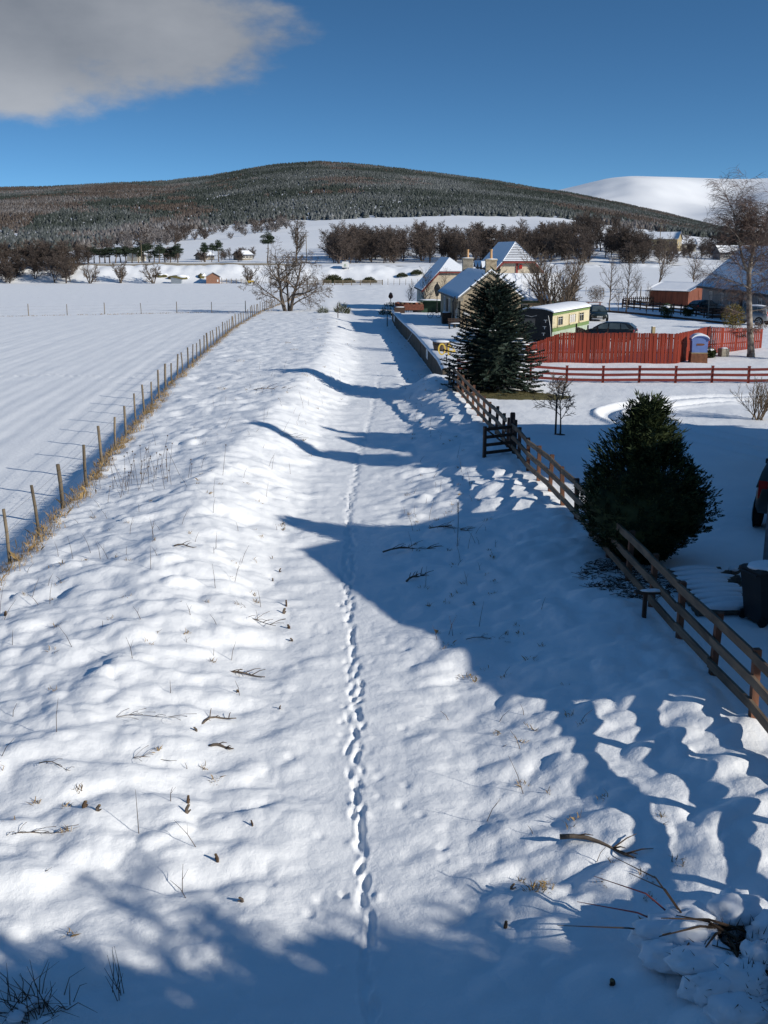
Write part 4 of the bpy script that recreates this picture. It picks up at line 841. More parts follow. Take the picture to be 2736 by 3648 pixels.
for i, (x, y, lab) in enumerate(((1.0, 158, 'nearest the round sign'), (6, 160, 'behind the garden wagon'), (11, 162, 'near the cream house corner'))):
    o = thing('thin_post', 'thin dark garden fence post ' + lab, 'post', (x, y, G(x, y))); MB().tube([(0, 0, -.2), (0, 0, 1.7)], .06, 6).build('post', M['post'], o)
pf = thing('wire_fence', 'posts of the paddock fence behind the brown road fence', 'fence', (0, 0, 0))
for k in range(9):
    x = 30 + 2.4 * k; y = 172 - 2.2 * k; o = link_mesh('post', post_me[k % 2], M['post'], pf, (x, y, G(x, y))); o.scale = (1.1 + .6 * (k == 4), 1.1 + .6 * (k == 4), 1.0 + .3 * (k == 4))
for h in (.5, .95): MB().tube([(30 + 2.4 * k, 172 - 2.2 * k, G(30 + 2.4 * k, 172 - 2.2 * k) + h) for k in range(9)], .004, 3).build('wire', M['wire'], pf)

# ------------------------------------------------------------------ platform edge
pw = thing('platform_wall', 'long stained concrete platform edge with snow along its top', 'wall', (0, 0, 0))
ys = list(np.arange(57.6, 122, 2.45)); Rw = random.Random(7)
for i, (ya, yb) in enumerate(zip(ys[:-1], ys[1:])):
    yb -= .03; xa, xb = ip(ya, *XW), ip(yb, *XW); za = float(gbase(np.array([xa]), np.array([ya]))[0]); zb = float(gbase(np.array([xb]), np.array([yb]))[0]); hr = 1.02; dz = Rw.gauss(0, .012); th = .2
    lo = -.25; ta, tb = ip(ya, [0, 20, 42, 62, 120], [.4, .4, .42, .9, 1.0]) + .02, ip(yb, [0, 20, 42, 62, 120], [.4, .4, .42, .9, 1.0]) + .02
    dx = Rw.gauss(0, .012)
    MB().prism([(xa + dx, ya, za + lo), (xb + dx, yb, zb + lo), (xb + dx, yb, zb + tb), (xa + dx, ya, za + ta)], (th, 0, 0)).build('panel', M['concrete'], pw)
m = MB(); n = 70
for k in range(n + 1):
    y = 57.5 + 64 * k / n; x = ip(y, *XW); z = float(gbase(np.array([x]), np.array([y]))[0]) + ip(y, [57, 62, 120], [.82, .92, 1.02]) + .01; w = .05 * math.sin(k * 1.7) + .02 * math.sin(k * 4.1)
    m.v.extend([(x - .05, y, z), (x - .04, y, z + .07 + w * .3), (x + .12, y, z + .13 + w * .4), (x + .75, y, z + .08)])
for k in range(n):
    for j in range(3): a = k * 4 + j; m.f.append((a, a + 1, a + 5, a + 4))
m.build('snow_cap', M['roof_snow'], pw, True)
def wall_panel(y, w, h, lab, z0=.3):
    x = ip(y, *XW); xb = ip(y + w, *XW); z = float(gbase(np.array([x]), np.array([y]))[0]) + z0
    o = thing('notice', lab, 'notice', (x - .05, y, z), math.atan2(w, xb - x)); MB().box((w / 2, 0, h / 2), (w, .03, h)).build('sheet', M['whitepaint'], o); MB().box((w / 2, 0, h + .015), (w, .05, .03)).build('batten', M['greysteel'], o)
wall_panel(69.4, 1.5, .62, 'white notice board fixed to the platform edge nearer the barrel')
wall_panel(113, 2.2, .6, 'white notice board on the platform edge near its far end')
p = thing('leaning_strip', 'thin white strip leaning on the platform edge', 'strip', (2.15, 87, float(gbase(np.array([2.15]), np.array([87.]))[0]))); MB().bar((-.35, 0, 0), (.25, .3, .95), .05, .03).build('strip', M['whitepaint'], p); MB().box((.25, .3, .96), (.06, .06, .05)).build('tip', M['whitepaint'], p)
p = thing('marker_post', 'thin black post at the far end of the platform edge', 'post', (.35, 113, G(.35, 113))); MB().tube([(0, 0, -.1), (0, 0, 1.5)], .05, 8).build('post', M['iron'], p)
# half barrel planter
p = thing('barrel_planter', 'half-barrel planter capped with snow on the platform', 'planter', (3.75, 68.0, G(3.75, 68.0))); p.scale = (1.3, 1.3, 1.35)
MB().lathe([(.33, 0), (.38, .12), (.43, .34), (.46, .52), (.42, .52), (.40, .44)], n=20).build('tub', M['barrel'], p)
for h, r in ((.14, .392), (.40, .448)): MB().lathe([(r, h - .03), (r + .008, h), (r, h + .03)], n=20).build('hoop', M['iron'], p)
MB().blob((0, 0, .50), (.43, .43, .10), 3, 3, .12, 2.4).build('snow_cap', M['roof_snow'], p, True)
# yellow cut-out figures seen from behind, on a thin post
s = thing('speed_sign', 'yellow cut-out figures 40 seen from behind, on a thin post at the platform end', 'sign', (3.62, 60.2, G(3.62, 60.2) + .05))
MB().tube([(0, 0, 0), (0, 0, .72)], .022, 8).build('post', M['iron'], s)
MB().prism([(-.09, 0, .72), (.09, 0, .72), (.02, 0, .60), (-.02, 0, .60)], (0, .03, 0)).build('bracket', M['iron'], s)
def ring(m, cx, cz, rx, rz, t, y0=0, n=20):
    for k in range(n):
        a, b = 6.283 * k / n, 6.283 * (k + 1) / n
        m.prism([(cx + rx * math.cos(a), y0, cz + rz * math.sin(a)), (cx + rx * math.cos(b), y0, cz + rz * math.sin(b)), (cx + (rx - t) * math.cos(b), y0, cz + (rz - t) * math.sin(b)), (cx + (rx - t) * math.cos(a), y0, cz + (rz - t) * math.sin(a))], (0, .02, 0))
m = MB(); ring(m, -.28, 1.02, .23, .34, .085); m.build('figure_zero', M['yellow'], s)
m = MB().box((.10, .01, 1.02), (.09, .02, .68)).box((.10, .012, .70), (.26, .02, .05)); m.prism([(.145, 0, 1.36), (.145, 0, 1.24), (.42, 0, .95), (.50, 0, .95)], (0, .02, 0)); m.box((.33, .01, .91), (.37, .02, .08)); m.build('figure_four', M['yellow'], s)

# ------------------------------------------------------------------ building helpers (local frame of an Empty at the building's base)
def slab(P, t):                                   # thick sheet from 3-4 points, thickness up along z
    return MB().prism(P, (0, 0, t))
def snow_sheet(P, t, over=.06, seed=0, n=10):     # snow lying on a roof plane: a-b along the eave, c-d along the ridge
    a, b, c, d = (Vector(q) for q in P); m = MB(); R = random.Random(seed)
    for j in range(7):
        g = j / 6
        for i in range(n + 1):
            f = i / n; lo = a.lerp(b, f); hi = d.lerp(c, f); p = lo.lerp(hi, g); e = 0
            if j == 0: p = p + (lo - hi).normalized() * (over * R.uniform(.2, 1.2))
            z = t * (.55 if j in (0, 6) or i in (0, n) else 1) * R.uniform(.85, 1.15); m.v.append((p.x, p.y, p.z + z))
    for j in range(6):
        for i in range(n): q = j * (n + 1) + i; m.f.append((q, q + 1, q + n + 2, q + n + 1))
    base = len(m.v); m.v.extend([tuple(a), tuple(b), tuple(c), tuple(d)])
    m.f.append(tuple([base + 1, base] + list(range(0, n + 1)))); m.f.append(tuple([base + 3, base + 2] + list(range(6 * (n + 1) + n, 6 * (n + 1) - 1, -1))))
    m.f.append(tuple([base, base + 3] + [k * (n + 1) for k in range(6, -1, -1)])); m.f.append(tuple([base + 2, base + 1] + [k * (n + 1) + n for k in range(7)]))
    return m
def window(root, c, w, h, axis, out, frame=M['whitepaint'], pane=M['glass'], bars=(1, 1), sill=True, depth=.08):
    # axis: 'x' wall runs along x (faces -y/+y); 'y' wall runs along y. out: sign of outward direction
    def bx(u0, u1, z0, z1, d0, d1):
        u, z, d = (u0 + u1) / 2, (z0 + z1) / 2, (d0 + d1) / 2
        if axis == 'x': return ((c[0] + u, c[1] + out * d, c[2] + z), (u1 - u0, abs(d1 - d0), z1 - z0))
        return ((c[0] + out * d, c[1] + u, c[2] + z), (abs(d1 - d0), u1 - u0, z1 - z0))
    t = .07; f = MB()
    for q in ((-w / 2, -w / 2 + t, 0, h), (w / 2 - t, w / 2, 0, h), (-w / 2 + t, w / 2 - t, 0, t), (-w / 2 + t, w / 2 - t, h - t, h)): f.box(*bx(*q, 0, depth))
    fr = f.build('window', frame, root); MB().box(*bx(-w / 2 + t, w / 2 - t, t, h - t, .0, .02)).build('pane', pane, fr)
    for k in range(bars[0]): x = -w / 2 + w * (k + 1) / (bars[0] + 1); MB().box(*bx(x - .02, x + .02, t, h - t, .02, .055)).build('glazing_bar', frame, fr)
    for k in range(bars[1]): z = h * (k + 1) / (bars[1] + 1); MB().box(*bx(-w / 2 + t, w / 2 - t, z - .02, z + .02, .022, .06)).build('glazing_bar', frame, fr)
    if sill: MB().box(*bx(-w / 2 - .06, w / 2 + .06, -.08, -.002, 0, depth + .06)).build('sill', frame, fr)
    return fr
def chimney(root, c, d, h, pots, matl):
    ch = MB().box((c[0], c[1], c[2] + h / 2), (d[0], d[1], h)).box((c[0], c[1], c[2] + h + .06), (d[0] + .12, d[1] + .12, .12)).build('chimney', matl, root)
    for k in range(pots): MB().lathe([(.13, 0), (.14, .1), (.115, .15), (.105, .75), (.13, .78), (.13, .86), (.10, .86)], (c[0] + (k - (pots - 1) / 2) * .35, c[1], c[2] + h + .12), 14).build('chimney_pot', M['terracotta'], ch)
    MB().blob((c[0], c[1], c[2] + h + .13), (d[0] * .6, d[1] * .6, .06), 4, 2, .2).build('snow_cap', M['roof_snow'], ch, True)

# the old station: ridge parallel to the track, stone gable towards the viewer
SX, SY = 6.85, 94.2; SZ = G(SX + 2, SY + 4) ; st = thing('station_house', 'old single-storey stone station house with snowy roof and two chimneys', 'building', (SX, SY, SZ), .055)
Wd, Ln, E_, Rd = 5.4, 16.5, 2.62, 4.75
MB().prism([(0, 0, -.4), (Wd, 0, -.4), (Wd, 0, E_), (Wd / 2, 0, Rd), (0, 0, E_)], (0, Ln, 0)).build('wall', M['stone'], st)
for sg, x0 in ((-1, -.28), (1, Wd + .28)):
    xr_ = Wd / 2; ze = E_ - .18; P = [(x0, .25, ze), (x0, Ln + .15, ze), (xr_, Ln + .15, Rd + .05), (xr_, .25, Rd + .05)]
    if sg > 0: P = [P[1], P[0], P[3], P[2]]
    slab(P, .10).build('roof', M['slate'], st); snow_sheet([(q[0], q[1], q[2] + .105) for q in P], .12, .05, 3 + sg, 14).build('roof_snow', M['roof_snow'], st, True)
for sg in (0, 1):                                   # raised skews on the near gable
    a = (-.22, .12, E_ - .05) if sg == 0 else (Wd + .22, .12, E_ - .05); MB().bar(a, (Wd / 2, .12, Rd + .22), .26, .16).build('skew', M['stonedark'], st)
    MB().bar((a[0], .12, a[2] + .13), (Wd / 2, .12, Rd + .35), .27, .10).build('skew_snow', M['roof_snow'], st)
MB().box((-.02, .12, E_ - .12), (.45, .3, .30)).build('skew_stone', M['stonedark'], st)
chimney(st, (Wd / 2, .45, Rd - .45), (.95, .65), 1.55, 1, M['stone']); chimney(st, (Wd / 2, Ln - .5, Rd - .45), (1.05, .7), 1.5, 1, M['stonedark'])
for (yy_, w_, h_) in ((2.9, .95, 1.5), (8.2, .95, 1.5), (12.4, .95, 1.5)): window(st, (0, yy_, .75), w_, h_, 'y', -1, bars=(0, 1))
for yy_ in (5.4, 10.4):
    d_ = MB().box((-.03, yy_, 1.02), (.07, .95, 2.05)).build('door', M['gate'], st); MB().blob((-.09, yy_ + .34, 1.0), (.03, .03, .03), 1, 1, 0).build('handle', M['alloy'], d_)
MB().tube([(-.33, .1, E_ - .16), (-.33, Ln, E_ - .16)], .055, 8).build('gutter', M['iron'], st)
MB().tube([(-.07, .35, -.2), (-.07, .35, E_ - .2)], .04, 8).build('downpipe', M['iron'], st)
fr = MB().box((.55, -.03, 1.25), (.55, .05, .42)).build('notice_board', M['greysteel'], st)
for k in range(3): MB().box((.55, -.062, 1.10 + .14 * k), (.44, .012, .05)).build('notice_strip', M['whitepaint'], fr)
MB().box((.62, -.04, .35), (.08, .05, .7)).build('board_leg', M['greysteel'], st)
# low back wing with its roof turned to the sun
wg = thing('station_wing', 'low back wing of the station with a bright snow-covered roof', 'building', (10.6, 100.2, SZ), .03)
MB().prism([(0, 0, -.4), (0, 5, -.4), (0, 5, 2.2), (0, 2.5, 4.35), (0, 0, 2.2)], (6.6, 0, 0)).build('wall', M['stone'], wg)
for a in (0, 1):
    P = [(-.05, -.3, 1.98), (6.8, -.3, 1.98), (6.8, 2.5, 4.4), (-.05, 2.5, 4.4)] if a == 0 else [(6.8, 5.3, 1.98), (-.05, 5.3, 1.98), (-.05, 2.5, 4.4), (6.8, 2.5, 4.4)]
    slab(P, .1).build('roof', M['slate'], wg); snow_sheet([(q[0], q[1], q[2] + .105) for q in P], .12, .05, 9 + a, 12).build('roof_snow', M['roof_snow'], wg, True)
MB().bar((-.1, -.33, 1.98), (6.85, -.33, 1.98), .08, .14).build('gutter', M['greenshed'], wg)
window(wg, (5.0, 0, .7), .9, 1.1, 'x', -1); window(wg, (2.6, 0, .7), .9, 1.1, 'x', -1)

# cream house with a half-hipped gable and a long low roof on the track side
H1 = thing('cream_house', 'cream house with half-hipped snowy roof sweeping low on the track side', 'building', (5.55, 144.5, G(8, 150) - .05), .05)
# gable section (x to the right, z up): long left slope, hip cut at the top
e0, ex, apx, apz, e1 = 2.35, 6.6, 3.55, 6.15, 3.9; hz = 4.45
xl_ = (hz - e0) / (apz - e0) * apx; xrr = apx + (apz - hz) / (apz - e1) * (ex - apx)
MB().prism([(0, 0, -.4), (ex, 0, -.4), (ex, 0, e1), (xrr, 0, hz), (xl_, 0, hz), (0, 0, e0)], (0, 13, 0)).build('wall', M['cream'], H1)
ro = .35; back = 13.2; hipd = 2.0
Lr = [(-.4, -ro, e0 - .42), (-.4, back, e0 - .42), (apx, back, apz), (apx, hipd, apz), (xl_, -ro, hz)]
MB().prism(Lr, (0, 0, .1)).build('roof', M['slate'], H1); MB().prism([(q[0], q[1], q[2] + .105) for q in Lr], (0, 0, .11)).build('roof_snow', M['roof_snow'], H1)
Rr = [(ex + .4, back, e1 - .30), (ex + .4, -ro, e1 - .30), (xrr, -ro, hz), (apx, hipd, apz), (apx, back, apz)]
MB().prism(Rr, (0, 0, .1)).build('roof', M['slate'], H1); MB().prism([(q[0], q[1], q[2] + .105) for q in Rr], (0, 0, .11)).build('roof_snow', M['roof_snow'], H1)
Hp = [(xl_ + .02, -ro - .02, hz), (xrr - .02, -ro - .02, hz), (apx, hipd - .02, apz)]
MB().prism(Hp, (0, 0, .1)).build('hip_roof', M['slate'], H1); MB().prism([(q[0], q[1], q[2] + .107) for q in Hp], (0, 0, .13)).build('hip_snow', M['roof_snow'], H1)
MB().bar((-.42, -ro - .03, e0 - .50), (xl_, -ro - .03, hz - .06), .05, .2).build('bargeboard', M['trim'], H1); MB().bar((xl_, -ro - .04, hz - .05), (xrr, -ro - .04, hz - .05), .05, .16).build('fascia', M['trim'], H1)
MB().bar((xrr, -ro - .03, hz - .06), (ex + .42, -ro - .03, e1 - .4), .05, .2).build('bargeboard', M['trim'], H1)
window(H1, (0, 3.5, .8), .9, 1.1, 'y', -1); window(H1, (0, 8, .8), .9, 1.1, 'y', -1); MB().tube([(-.45, -.2, e0 - .45), (-.45, 13, e0 - .45)], .06, 6).build('gutter', M['iron'], H1)
# larger cream house with dormers and a striped, half-melted hip
H2 = thing('dormer_house', 'tall cream house with dormers and a hip striped by melting snow', 'building', (11.3, 119.5, G(14, 125) - .35), .045)
b0 = G(14, 125); e0, ex, apz = 5.55 - b0 - .55, 7.6, 7.75 - b0; hz = 5.75 - b0; apx = 3.8; xl_ = (hz - (e0 - 1.6)) / (apz - (e0 - 1.6)) * apx; 
el = e0 - 1.6; xl_ = (hz - el) / (apz - el) * apx; xrr = ex - xl_
MB().prism([(0, 0, -.4), (ex, 0, -.4), (ex, 0, el), (xrr, 0, hz), (xl_, 0, hz), (0, 0, el)], (0, 15, 0)).build('wall', M['cream'], H2)
hipd = 2.3; back = 15.2; ro = .4
Lr = [(-.45, -ro, el - .38), (-.45, back, el - .38), (apx, back, apz), (apx, hipd, apz), (xl_, -ro, hz)]; Rr = [(ex + .45, back, el - .38), (ex + .45, -ro, el - .38), (xrr, -ro, hz), (apx, hipd, apz), (apx, back, apz)]
for q_ in (Lr, Rr): MB().prism(q_, (0, 0, .1)).build('roof', M['slate'], H2); MB().prism([(q[0], q[1], q[2] + .105) for q in q_], (0, 0, .11)).build('roof_snow', M['roof_snow'], H2)
A, B, Cc = Vector((xl_ - .1, -ro - .05, hz)), Vector((xrr + .1, -ro - .05, hz)), Vector((apx, hipd, apz)); MB().prism([A, B, Cc], (0, 0, .1)).build('hip_roof', M['slate'], H2); nst = 11
for k in range(nst):                                # courses of tiles, each still holding a strip of snow on its upper half
    f0, f1 = (k + .02) / nst, (k + .42 + .15 * (k < 2)) / nst
    P = [A.lerp(Cc, f0), B.lerp(Cc, f0), B.lerp(Cc, f1), A.lerp(Cc, f1)]; MB().prism([(q.x, q.y, q.z + .103) for q in P], (0, 0, .03)).build('snow_course', M['roof_snow'], H2)
MB().bar((xl_, -ro - .06, hz - .06), (xrr, -ro - .06, hz - .06), .05, .2).build('fascia', M['trim'], H2)
for s_, e_ in (((-.45, -ro - .03, el - .45), (xl_, -ro - .03, hz - .08)), ((ex + .45, -ro - .03, el - .45), (xrr, -ro - .03, hz - .08))): MB().bar(s_, e_, .05, .2).build('bargeboard', M['trim'], H2)
MB().box((apx - .15, -.05, hz - 1.5), (.22, .08, 2.9)).build('downpipe_board', M['trim'], H2); MB().box((apx + .25, -.12, hz - .55), (.3, .22, .42)).build('alarm_box', M['redlamp'], H2)
window(H2, (apx + 2.0, 0, hz - 2.0), 1.0, 1.7, 'x', -1, frame=M['gate'])
for yy_ in (2.2, 5.2, 8.2):                        # dormers on the shaded slope
    zc_ = el + .55; x0 = .15; d = MB().box((x0 + .9, yy_, zc_ + .55), (1.8, 1.35, 1.25)).build('dormer', M['slate'], H2); zr = zc_ + 1.18
    for sg in (-1, 1): P = [(x0 - .25, yy_ + sg * .85, zr - .12), (x0 + 2.3, yy_ + sg * .85, zr - .12), (x0 + 2.3, yy_, zr + .5), (x0 - .25, yy_, zr + .5)]; MB().prism(P, (0, 0, .07)).build('dormer_roof', M['slate'], d); MB().prism([(q[0], q[1], q[2] + .073) for q in P], (0, 0, .10)).build('dormer_snow', M['roof_snow'], d)
    MB().box((x0 - .02, yy_, zc_ + .55), (.05, .9, .8)).build('window', M['glass'], d)
for sg in (0,): MB().bar((-.5, -.3, el - .42), (-.5, 15, el - .42), .1, .1).build('gutter', M['iron'], H2)

# things standing about on the platform and by the station
def lantern(x, y, h, lab, s=1.0):
    o = thing('platform_lamp', lab, 'lamp', (x, y, G(x, y))); MB().lathe([(.13, 0), (.11, .3), (.05, .45), (.045, h - .1), (.07, h)], n=10).build('post', M['iron'], o); MB().bar((-.28, 0, h - .35), (.28, 0, h - .35), .03, .03).build('ladder_bar', M['iron'], o)
    hd = MB().lathe([(.10 * s, h), (.24 * s, h + .62 * s), (.28 * s, h + .64 * s), (.16 * s, h + .86 * s), (.05 * s, h + 1.0 * s), (.07 * s, h + 1.06 * s), (.01, h + 1.15 * s)], n=6).build('lantern', M['iron'], o); MB().lathe([(.095 * s, h + .05), (.215 * s, h + .57 * s)], n=6).build('glass', M['carglass'], hd)
    for k in range(6): a = 1.047 * k; MB().tube([(.115 * s * math.cos(a), .115 * s * math.sin(a), h), (.25 * s * math.cos(a), .25 * s * math.sin(a), h + .62 * s)], .014, 4).build('lantern_bar', M['iron'], hd)
lantern(5.9, 117.5, 1.9, 'black lantern lamp post in front of the cream gable', 1.35); lantern(6.25, 93.0, 1.6, 'black lantern lamp beside the station door', 1.0)
p = thing('round_sign', 'round dark sign on a short post beyond the platform', 'sign', (.9, 141, G(.9, 141))); p.scale = (.75, .75, .75); MB().tube([(0, 0, -.1), (0, 0, 2.4)], .05, 8).build('post', M['post'], p); MB().lathe([(.42, 0), (.42, .06)], n=16).build('disc', M['rust'], p).matrix_local = Matrix.Translation((0, -.02, 2.75)) @ Matrix.Rotation(math.pi / 2, 4, 'X'); MB().prism([(-.4, 0, 3.1), (.4, 0, 3.1), (0, 0, 3.5)], (0, .08, 0)).build('cap', M['slate'], p)
def bench(x, y, rz, lab, mt=M['gate']):
    o = thing('bench', lab, 'bench', (x, y, G(x, y)), rz)
    for k in range(4): MB().box((0, -.18 + .12 * k, .44), (1.4, .09, .035)).build('seat_slat', mt, o)
    for k in range(3): MB().box((0, .26, .58 + .13 * k), (1.4, .03, .09)).build('back_slat', mt, o)
    for sx in (-.6, .6): MB().box((sx, -.17, .21), (.06, .06, .42)).build('leg', M['iron'], o); MB().bar((sx, .24, 0), (sx, .30, .92), .06, .06).build('leg', M['iron'], o); MB().box((sx, .03, .64), (.05, .5, .04)).build('armrest', M['iron'], o)
    MB().blob((0, 0, .47), (.66, .2, .05), 2, 2, .2).build('snow_cap', M['roof_snow'], o, True)
bench(6.3, 91.6, 0.1, 'dark slatted bench with snow in front of the station gable corner'); bench(6.35, 107.5, -1.45, 'dark slatted bench against the station wall farther along')
def bicycle(x, y, rz, lab):
    o = thing('bicycle', lab, 'bicycle', (x, y, G(x, y)), rz)
    for sx in (-.5, .5):
        m = MB(); ring(m, sx, .34, .34, .34, .035); w = m.build('wheel', M['tyre'], o)
        for k in range(4): a = .785 * k; MB().bar((sx - .3 * math.cos(a), .01, .34 - .3 * math.sin(a)), (sx + .3 * math.cos(a), .01, .34 + .3 * math.sin(a)), .008, .008).build('spoke', M['greysteel'], w)
    m = MB()
    for a, b in (((-.5, 0, .34), (-.12, 0, .32)), ((-.12, 0, .32), (-.22, 0, .85)), ((-.5, 0, .34), (-.2, 0, .75)), ((-.2, 0, .75), (.36, 0, .78)), ((-.12, 0, .32), (.36, 0, .72)), ((.5, 0, .34), (.34, 0, .95))): m.tube([a, b], .018, 6)
    m.build('frame', M['iron'], o); MB().box((-.23, 0, .88), (.25, .13, .05)).build('saddle', M['black'], o); MB().bar((.33, -.25, .97), (.33, .25, .97), .025, .025).build('handlebar', M['iron'], o)
bicycle(5.2, 108.5, .5, 'old bicycle leaning in snow near the far corner of the station')
def planter_box(x, y, d, lab, m1=M['gate'], name='planter_box'):
    o = thing(name, lab, 'planter', (x, y, G(x, y)), .08); MB().box((0, 0, d[2] / 2), d, 0, 1.08).build('tub', m1, o); MB().box((0, 0, d[2] + .02), (d[0] * 1.1, d[1] * 1.1, .05)).build('rim', m1, o); MB().blob((0, 0, d[2] + .05), (d[0] * .5, d[1] * .5, .07), 5, 2, .2).build('snow_cap', M['roof_snow'], o, True)
planter_box(1.75, 118.2, (1.1, .6, .6), 'dark snow-topped planter box near the platform edge'); planter_box(5.85, 98.6, (.8, .8, 1.0), 'tall dark snow-topped box against the station front'); planter_box(6.3, 106, (.6, .5, .45), 'small dark tub by the old bicycle')
p = thing('garden_wagon', 'rust-red garden wagon heaped with clutter beyond the platform', 'wagon', (2.9, 120.6, G(2.9, 120.6))); p.scale = (1.25, 1.25, 1.25)
MB().box((0, 0, .55), (2.6, 1.0, .5)).build('body', M['rust'], p); MB().box((0, 0, .27), (2.4, .5, .1)).build('chassis', M['iron'], p)
for sx in (-.9, .9):
    for sy in (-.42, .42): MB().lathe([(.2, 0), (.22, .03), (.2, .06)], n=14).build('wheel', M['iron'], p).matrix_local = Matrix.Translation((sx, sy, .2)) @ Matrix.Rotation(math.pi / 2, 4, 'X')
for k in range(6): MB().blob((-1.1 + .42 * k, .1 * (k % 2), .85), (.25, .3, .16), k, 2, .3).build('load', M['brownshrub'] if k % 2 else M['rust'], p)
MB().blob((0, .15, 1.0), (1.25, .4, .08), 6, 3, .3).build('snow_cap', M['roof_snow'], p, True)
p = thing('log_store', 'low dark green open shelter with snow on its roof near the cream house', 'shelter', (5.3, 121.0, G(5.3, 121.0))); p.scale = (1.0, 1.2, 1.15)
MB().box((0, .4, .6), (2.6, .06, 1.2)).build('back', M['greenshed'], p); MB().box((-1.27, 0, .55), (.06, .74, 1.1)).build('side', M['greenshed'], p); MB().box((1.27, 0, .55), (.06, .74, 1.1)).build('side', M['greenshed'], p); MB().box((0, -.02, 1.22), (2.8, 1.0, .06)).build('roof', M['greenshed'], p); MB().blob((0, -.02, 1.29), (1.38, .5, .09), 2, 3, .15).build('roof_snow', M['roof_snow'], p, True)
p = thing('picket_fence', 'short run of white pickets at the far end of the platform', 'fence', (1.0, 124.5, G(1.0, 124.5)), .2)
for k in range(9): MB().box((k * .28, 0, .45), (.12, .03, .9 + .05 * (k % 2))).build('picket', M['whitepaint'], p)
for h in (.25, .65): MB().box((1.1, .03, h), (2.5, .03, .07)).build('rail', M['whitepaint'], p)
p = thing('garden_shed', 'small brown shed with snow on its roof against the cream house', 'shed', (4.6, 141.0, G(4.6, 141.0))); MB().box((0, 0, .55), (1.5, 1.2, 1.2)).build('wall', M['brick'], p); MB().box((0, 0, 1.2), (1.7, 1.4, .08)).build('roof', M['slate'], p); MB().blob((0, 0, 1.27), (.85, .7, .08), 3, 2, .1).build('roof_snow', M['roof_snow'], p, True); MB().box((.2, -.61, .5), (.5, .03, .95)).build('door', M['gate'], p)
p = thing('garden_hedge', 'low dark clipped hedge around the garden beyond the platform', 'hedge', (5.0, 152, G(5, 152)));
for k in range(8): m = MB(); needle_cloud(m, (-4 + k * 1.9, 0, .35), (1.1, .35, .42), 260, Rw, .22, .05); m.build('hedge_section', M['gorse'], p)

# ------------------------------------------------------------------ railway coach: black end, green and cream side
CX, CY = 12.55, 78.2; cz = G(14, 82) - .05; cdir = math.atan2(9.8, 5.0)
co = thing('railway_coach', 'old green and cream railway coach with a black end and curtained window', 'coach', (CX, CY, cz), cdir); co.scale = (1, 1, .80)
# local: x along the coach (away from the end), y to the left; the lit side is y=0, the coach extends to y=+2.75
CL, CW, CH = 9.6, 2.75, 2.95
MB().box((CL / 2, CW / 2, .95), (CL - .02, CW - .02, 1.0)).build('underbody', M['palegreen'], co)
MB().box((CL / 2, CW / 2, 1.94), (CL, CW, 1.62)).build('body', M['coachcream'], co)
MB().box((CL / 2, -.004, 1.22), (CL - .01, .03, .36)).build('waist_band', M['coachgreen'], co); MB().box((CL / 2, -.004, 2.66), (CL + .02, .05, .26)).build('cornice_band', M['coachgreen'], co)
MB().box((CL / 2, -.012, 2.53), (CL + .02, .04, .035)).build('moulding', M['coachcream'], co); MB().box((CL / 2, -.012, 1.415), (CL, .04, .035)).build('moulding', M['coachcream'], co)
def arch(x0, x1, zb, rise, t, ov):
    m = MB(); n = 12; out = []
    for k in range(n + 1): f = k / n; y = -ov + (CW + 2 * ov) * f; out.append((y, zb + rise * (1 - (2 * f - 1) ** 2) ** .8 if 0 < f < 1 else zb))
    P = [(x0, y, z) for y, z in out] + [(x0, y, z + t) for y, z in reversed(out)]; return m.prism(P, (x1 - x0, 0, 0))
arch(-.12, CL + .1, 2.78, .34, .06, .10).build('roof', M['slate'], co); arch(-.14, CL + .12, 2.845, .34, .11, .10).build('roof_snow', M['roof_snow'], co)
m = MB(); n = 12; out = [(CW * k / n, 2.76 + .34 * (1 - (2 * k / n - 1) ** 2) ** .8 if 0 < k < n else 2.76) for k in range(n + 1)]
m.prism([(-.10, 0, .35), (-.10, CW, .35)] + [(-.10, y, z) for y, z in reversed(out)], (.095, 0, 0)).build('end_panel', M['black'], co)
for (x, w) in ((1.05, 1.3), (4.0, 1.65), (6.6, 1.3)):
    fr = window(co, (x + w / 2, 0, 1.50), w, .92, 'x', -1, frame=M['coachcream'], pane=(M['curtain'] if x == 4.0 else M['glass']), bars=(2 if x == 4.0 else 1, 0), sill=True)
    MB().box((x + w / 2, -.05, 2.17), (w - .1, .03, .03)).build('transom', M['whitepaint'], fr)
for k, z in enumerate((.95, 1.55, 2.15)):            # stepped lamp irons up the black end
    t = MB().box((-.17, .62 - .06 * k, z), (.10, .24, .035)).box((-.14, .62 - .06 * k, z - .12), (.04, .05, .22)).build('lamp_iron', M['whitepaint'], co)
MB().tube([(-.16, .04, .62), (-.17, .10, 1.5), (-.16, .30, 2.55)], .022, 6).build('handrail', M['whitepaint'], co)
MB().box((-.11, 1.75, 1.95), (.03, .85, .62)).build('end_window', M['glass'], co)
MB().tube([(-.13, 1.2 + .0, 2.55), (-.16, 1.6, 2.42), (-.13, 2.1, 2.52)], .014, 5).build('rope', M['whitepaint'], co)
for bx0 in (1.4, 7.2):
    b = MB().box((bx0 + .6, CW / 2, .34), (1.9, 1.7, .22)).build('bogie', M['iron'], co)
    for dx in (0, 1.2):
        for yy_ in (.35, CW - .35): MB().lathe([(.36, -.05), (.38, 0), (.36, .05)], n=16).build('wheel', M['iron'], b).matrix_local = Matrix.Translation((bx0 + dx, yy_, .28)) @ Matrix.Rotation(math.pi / 2, 4, 'X')

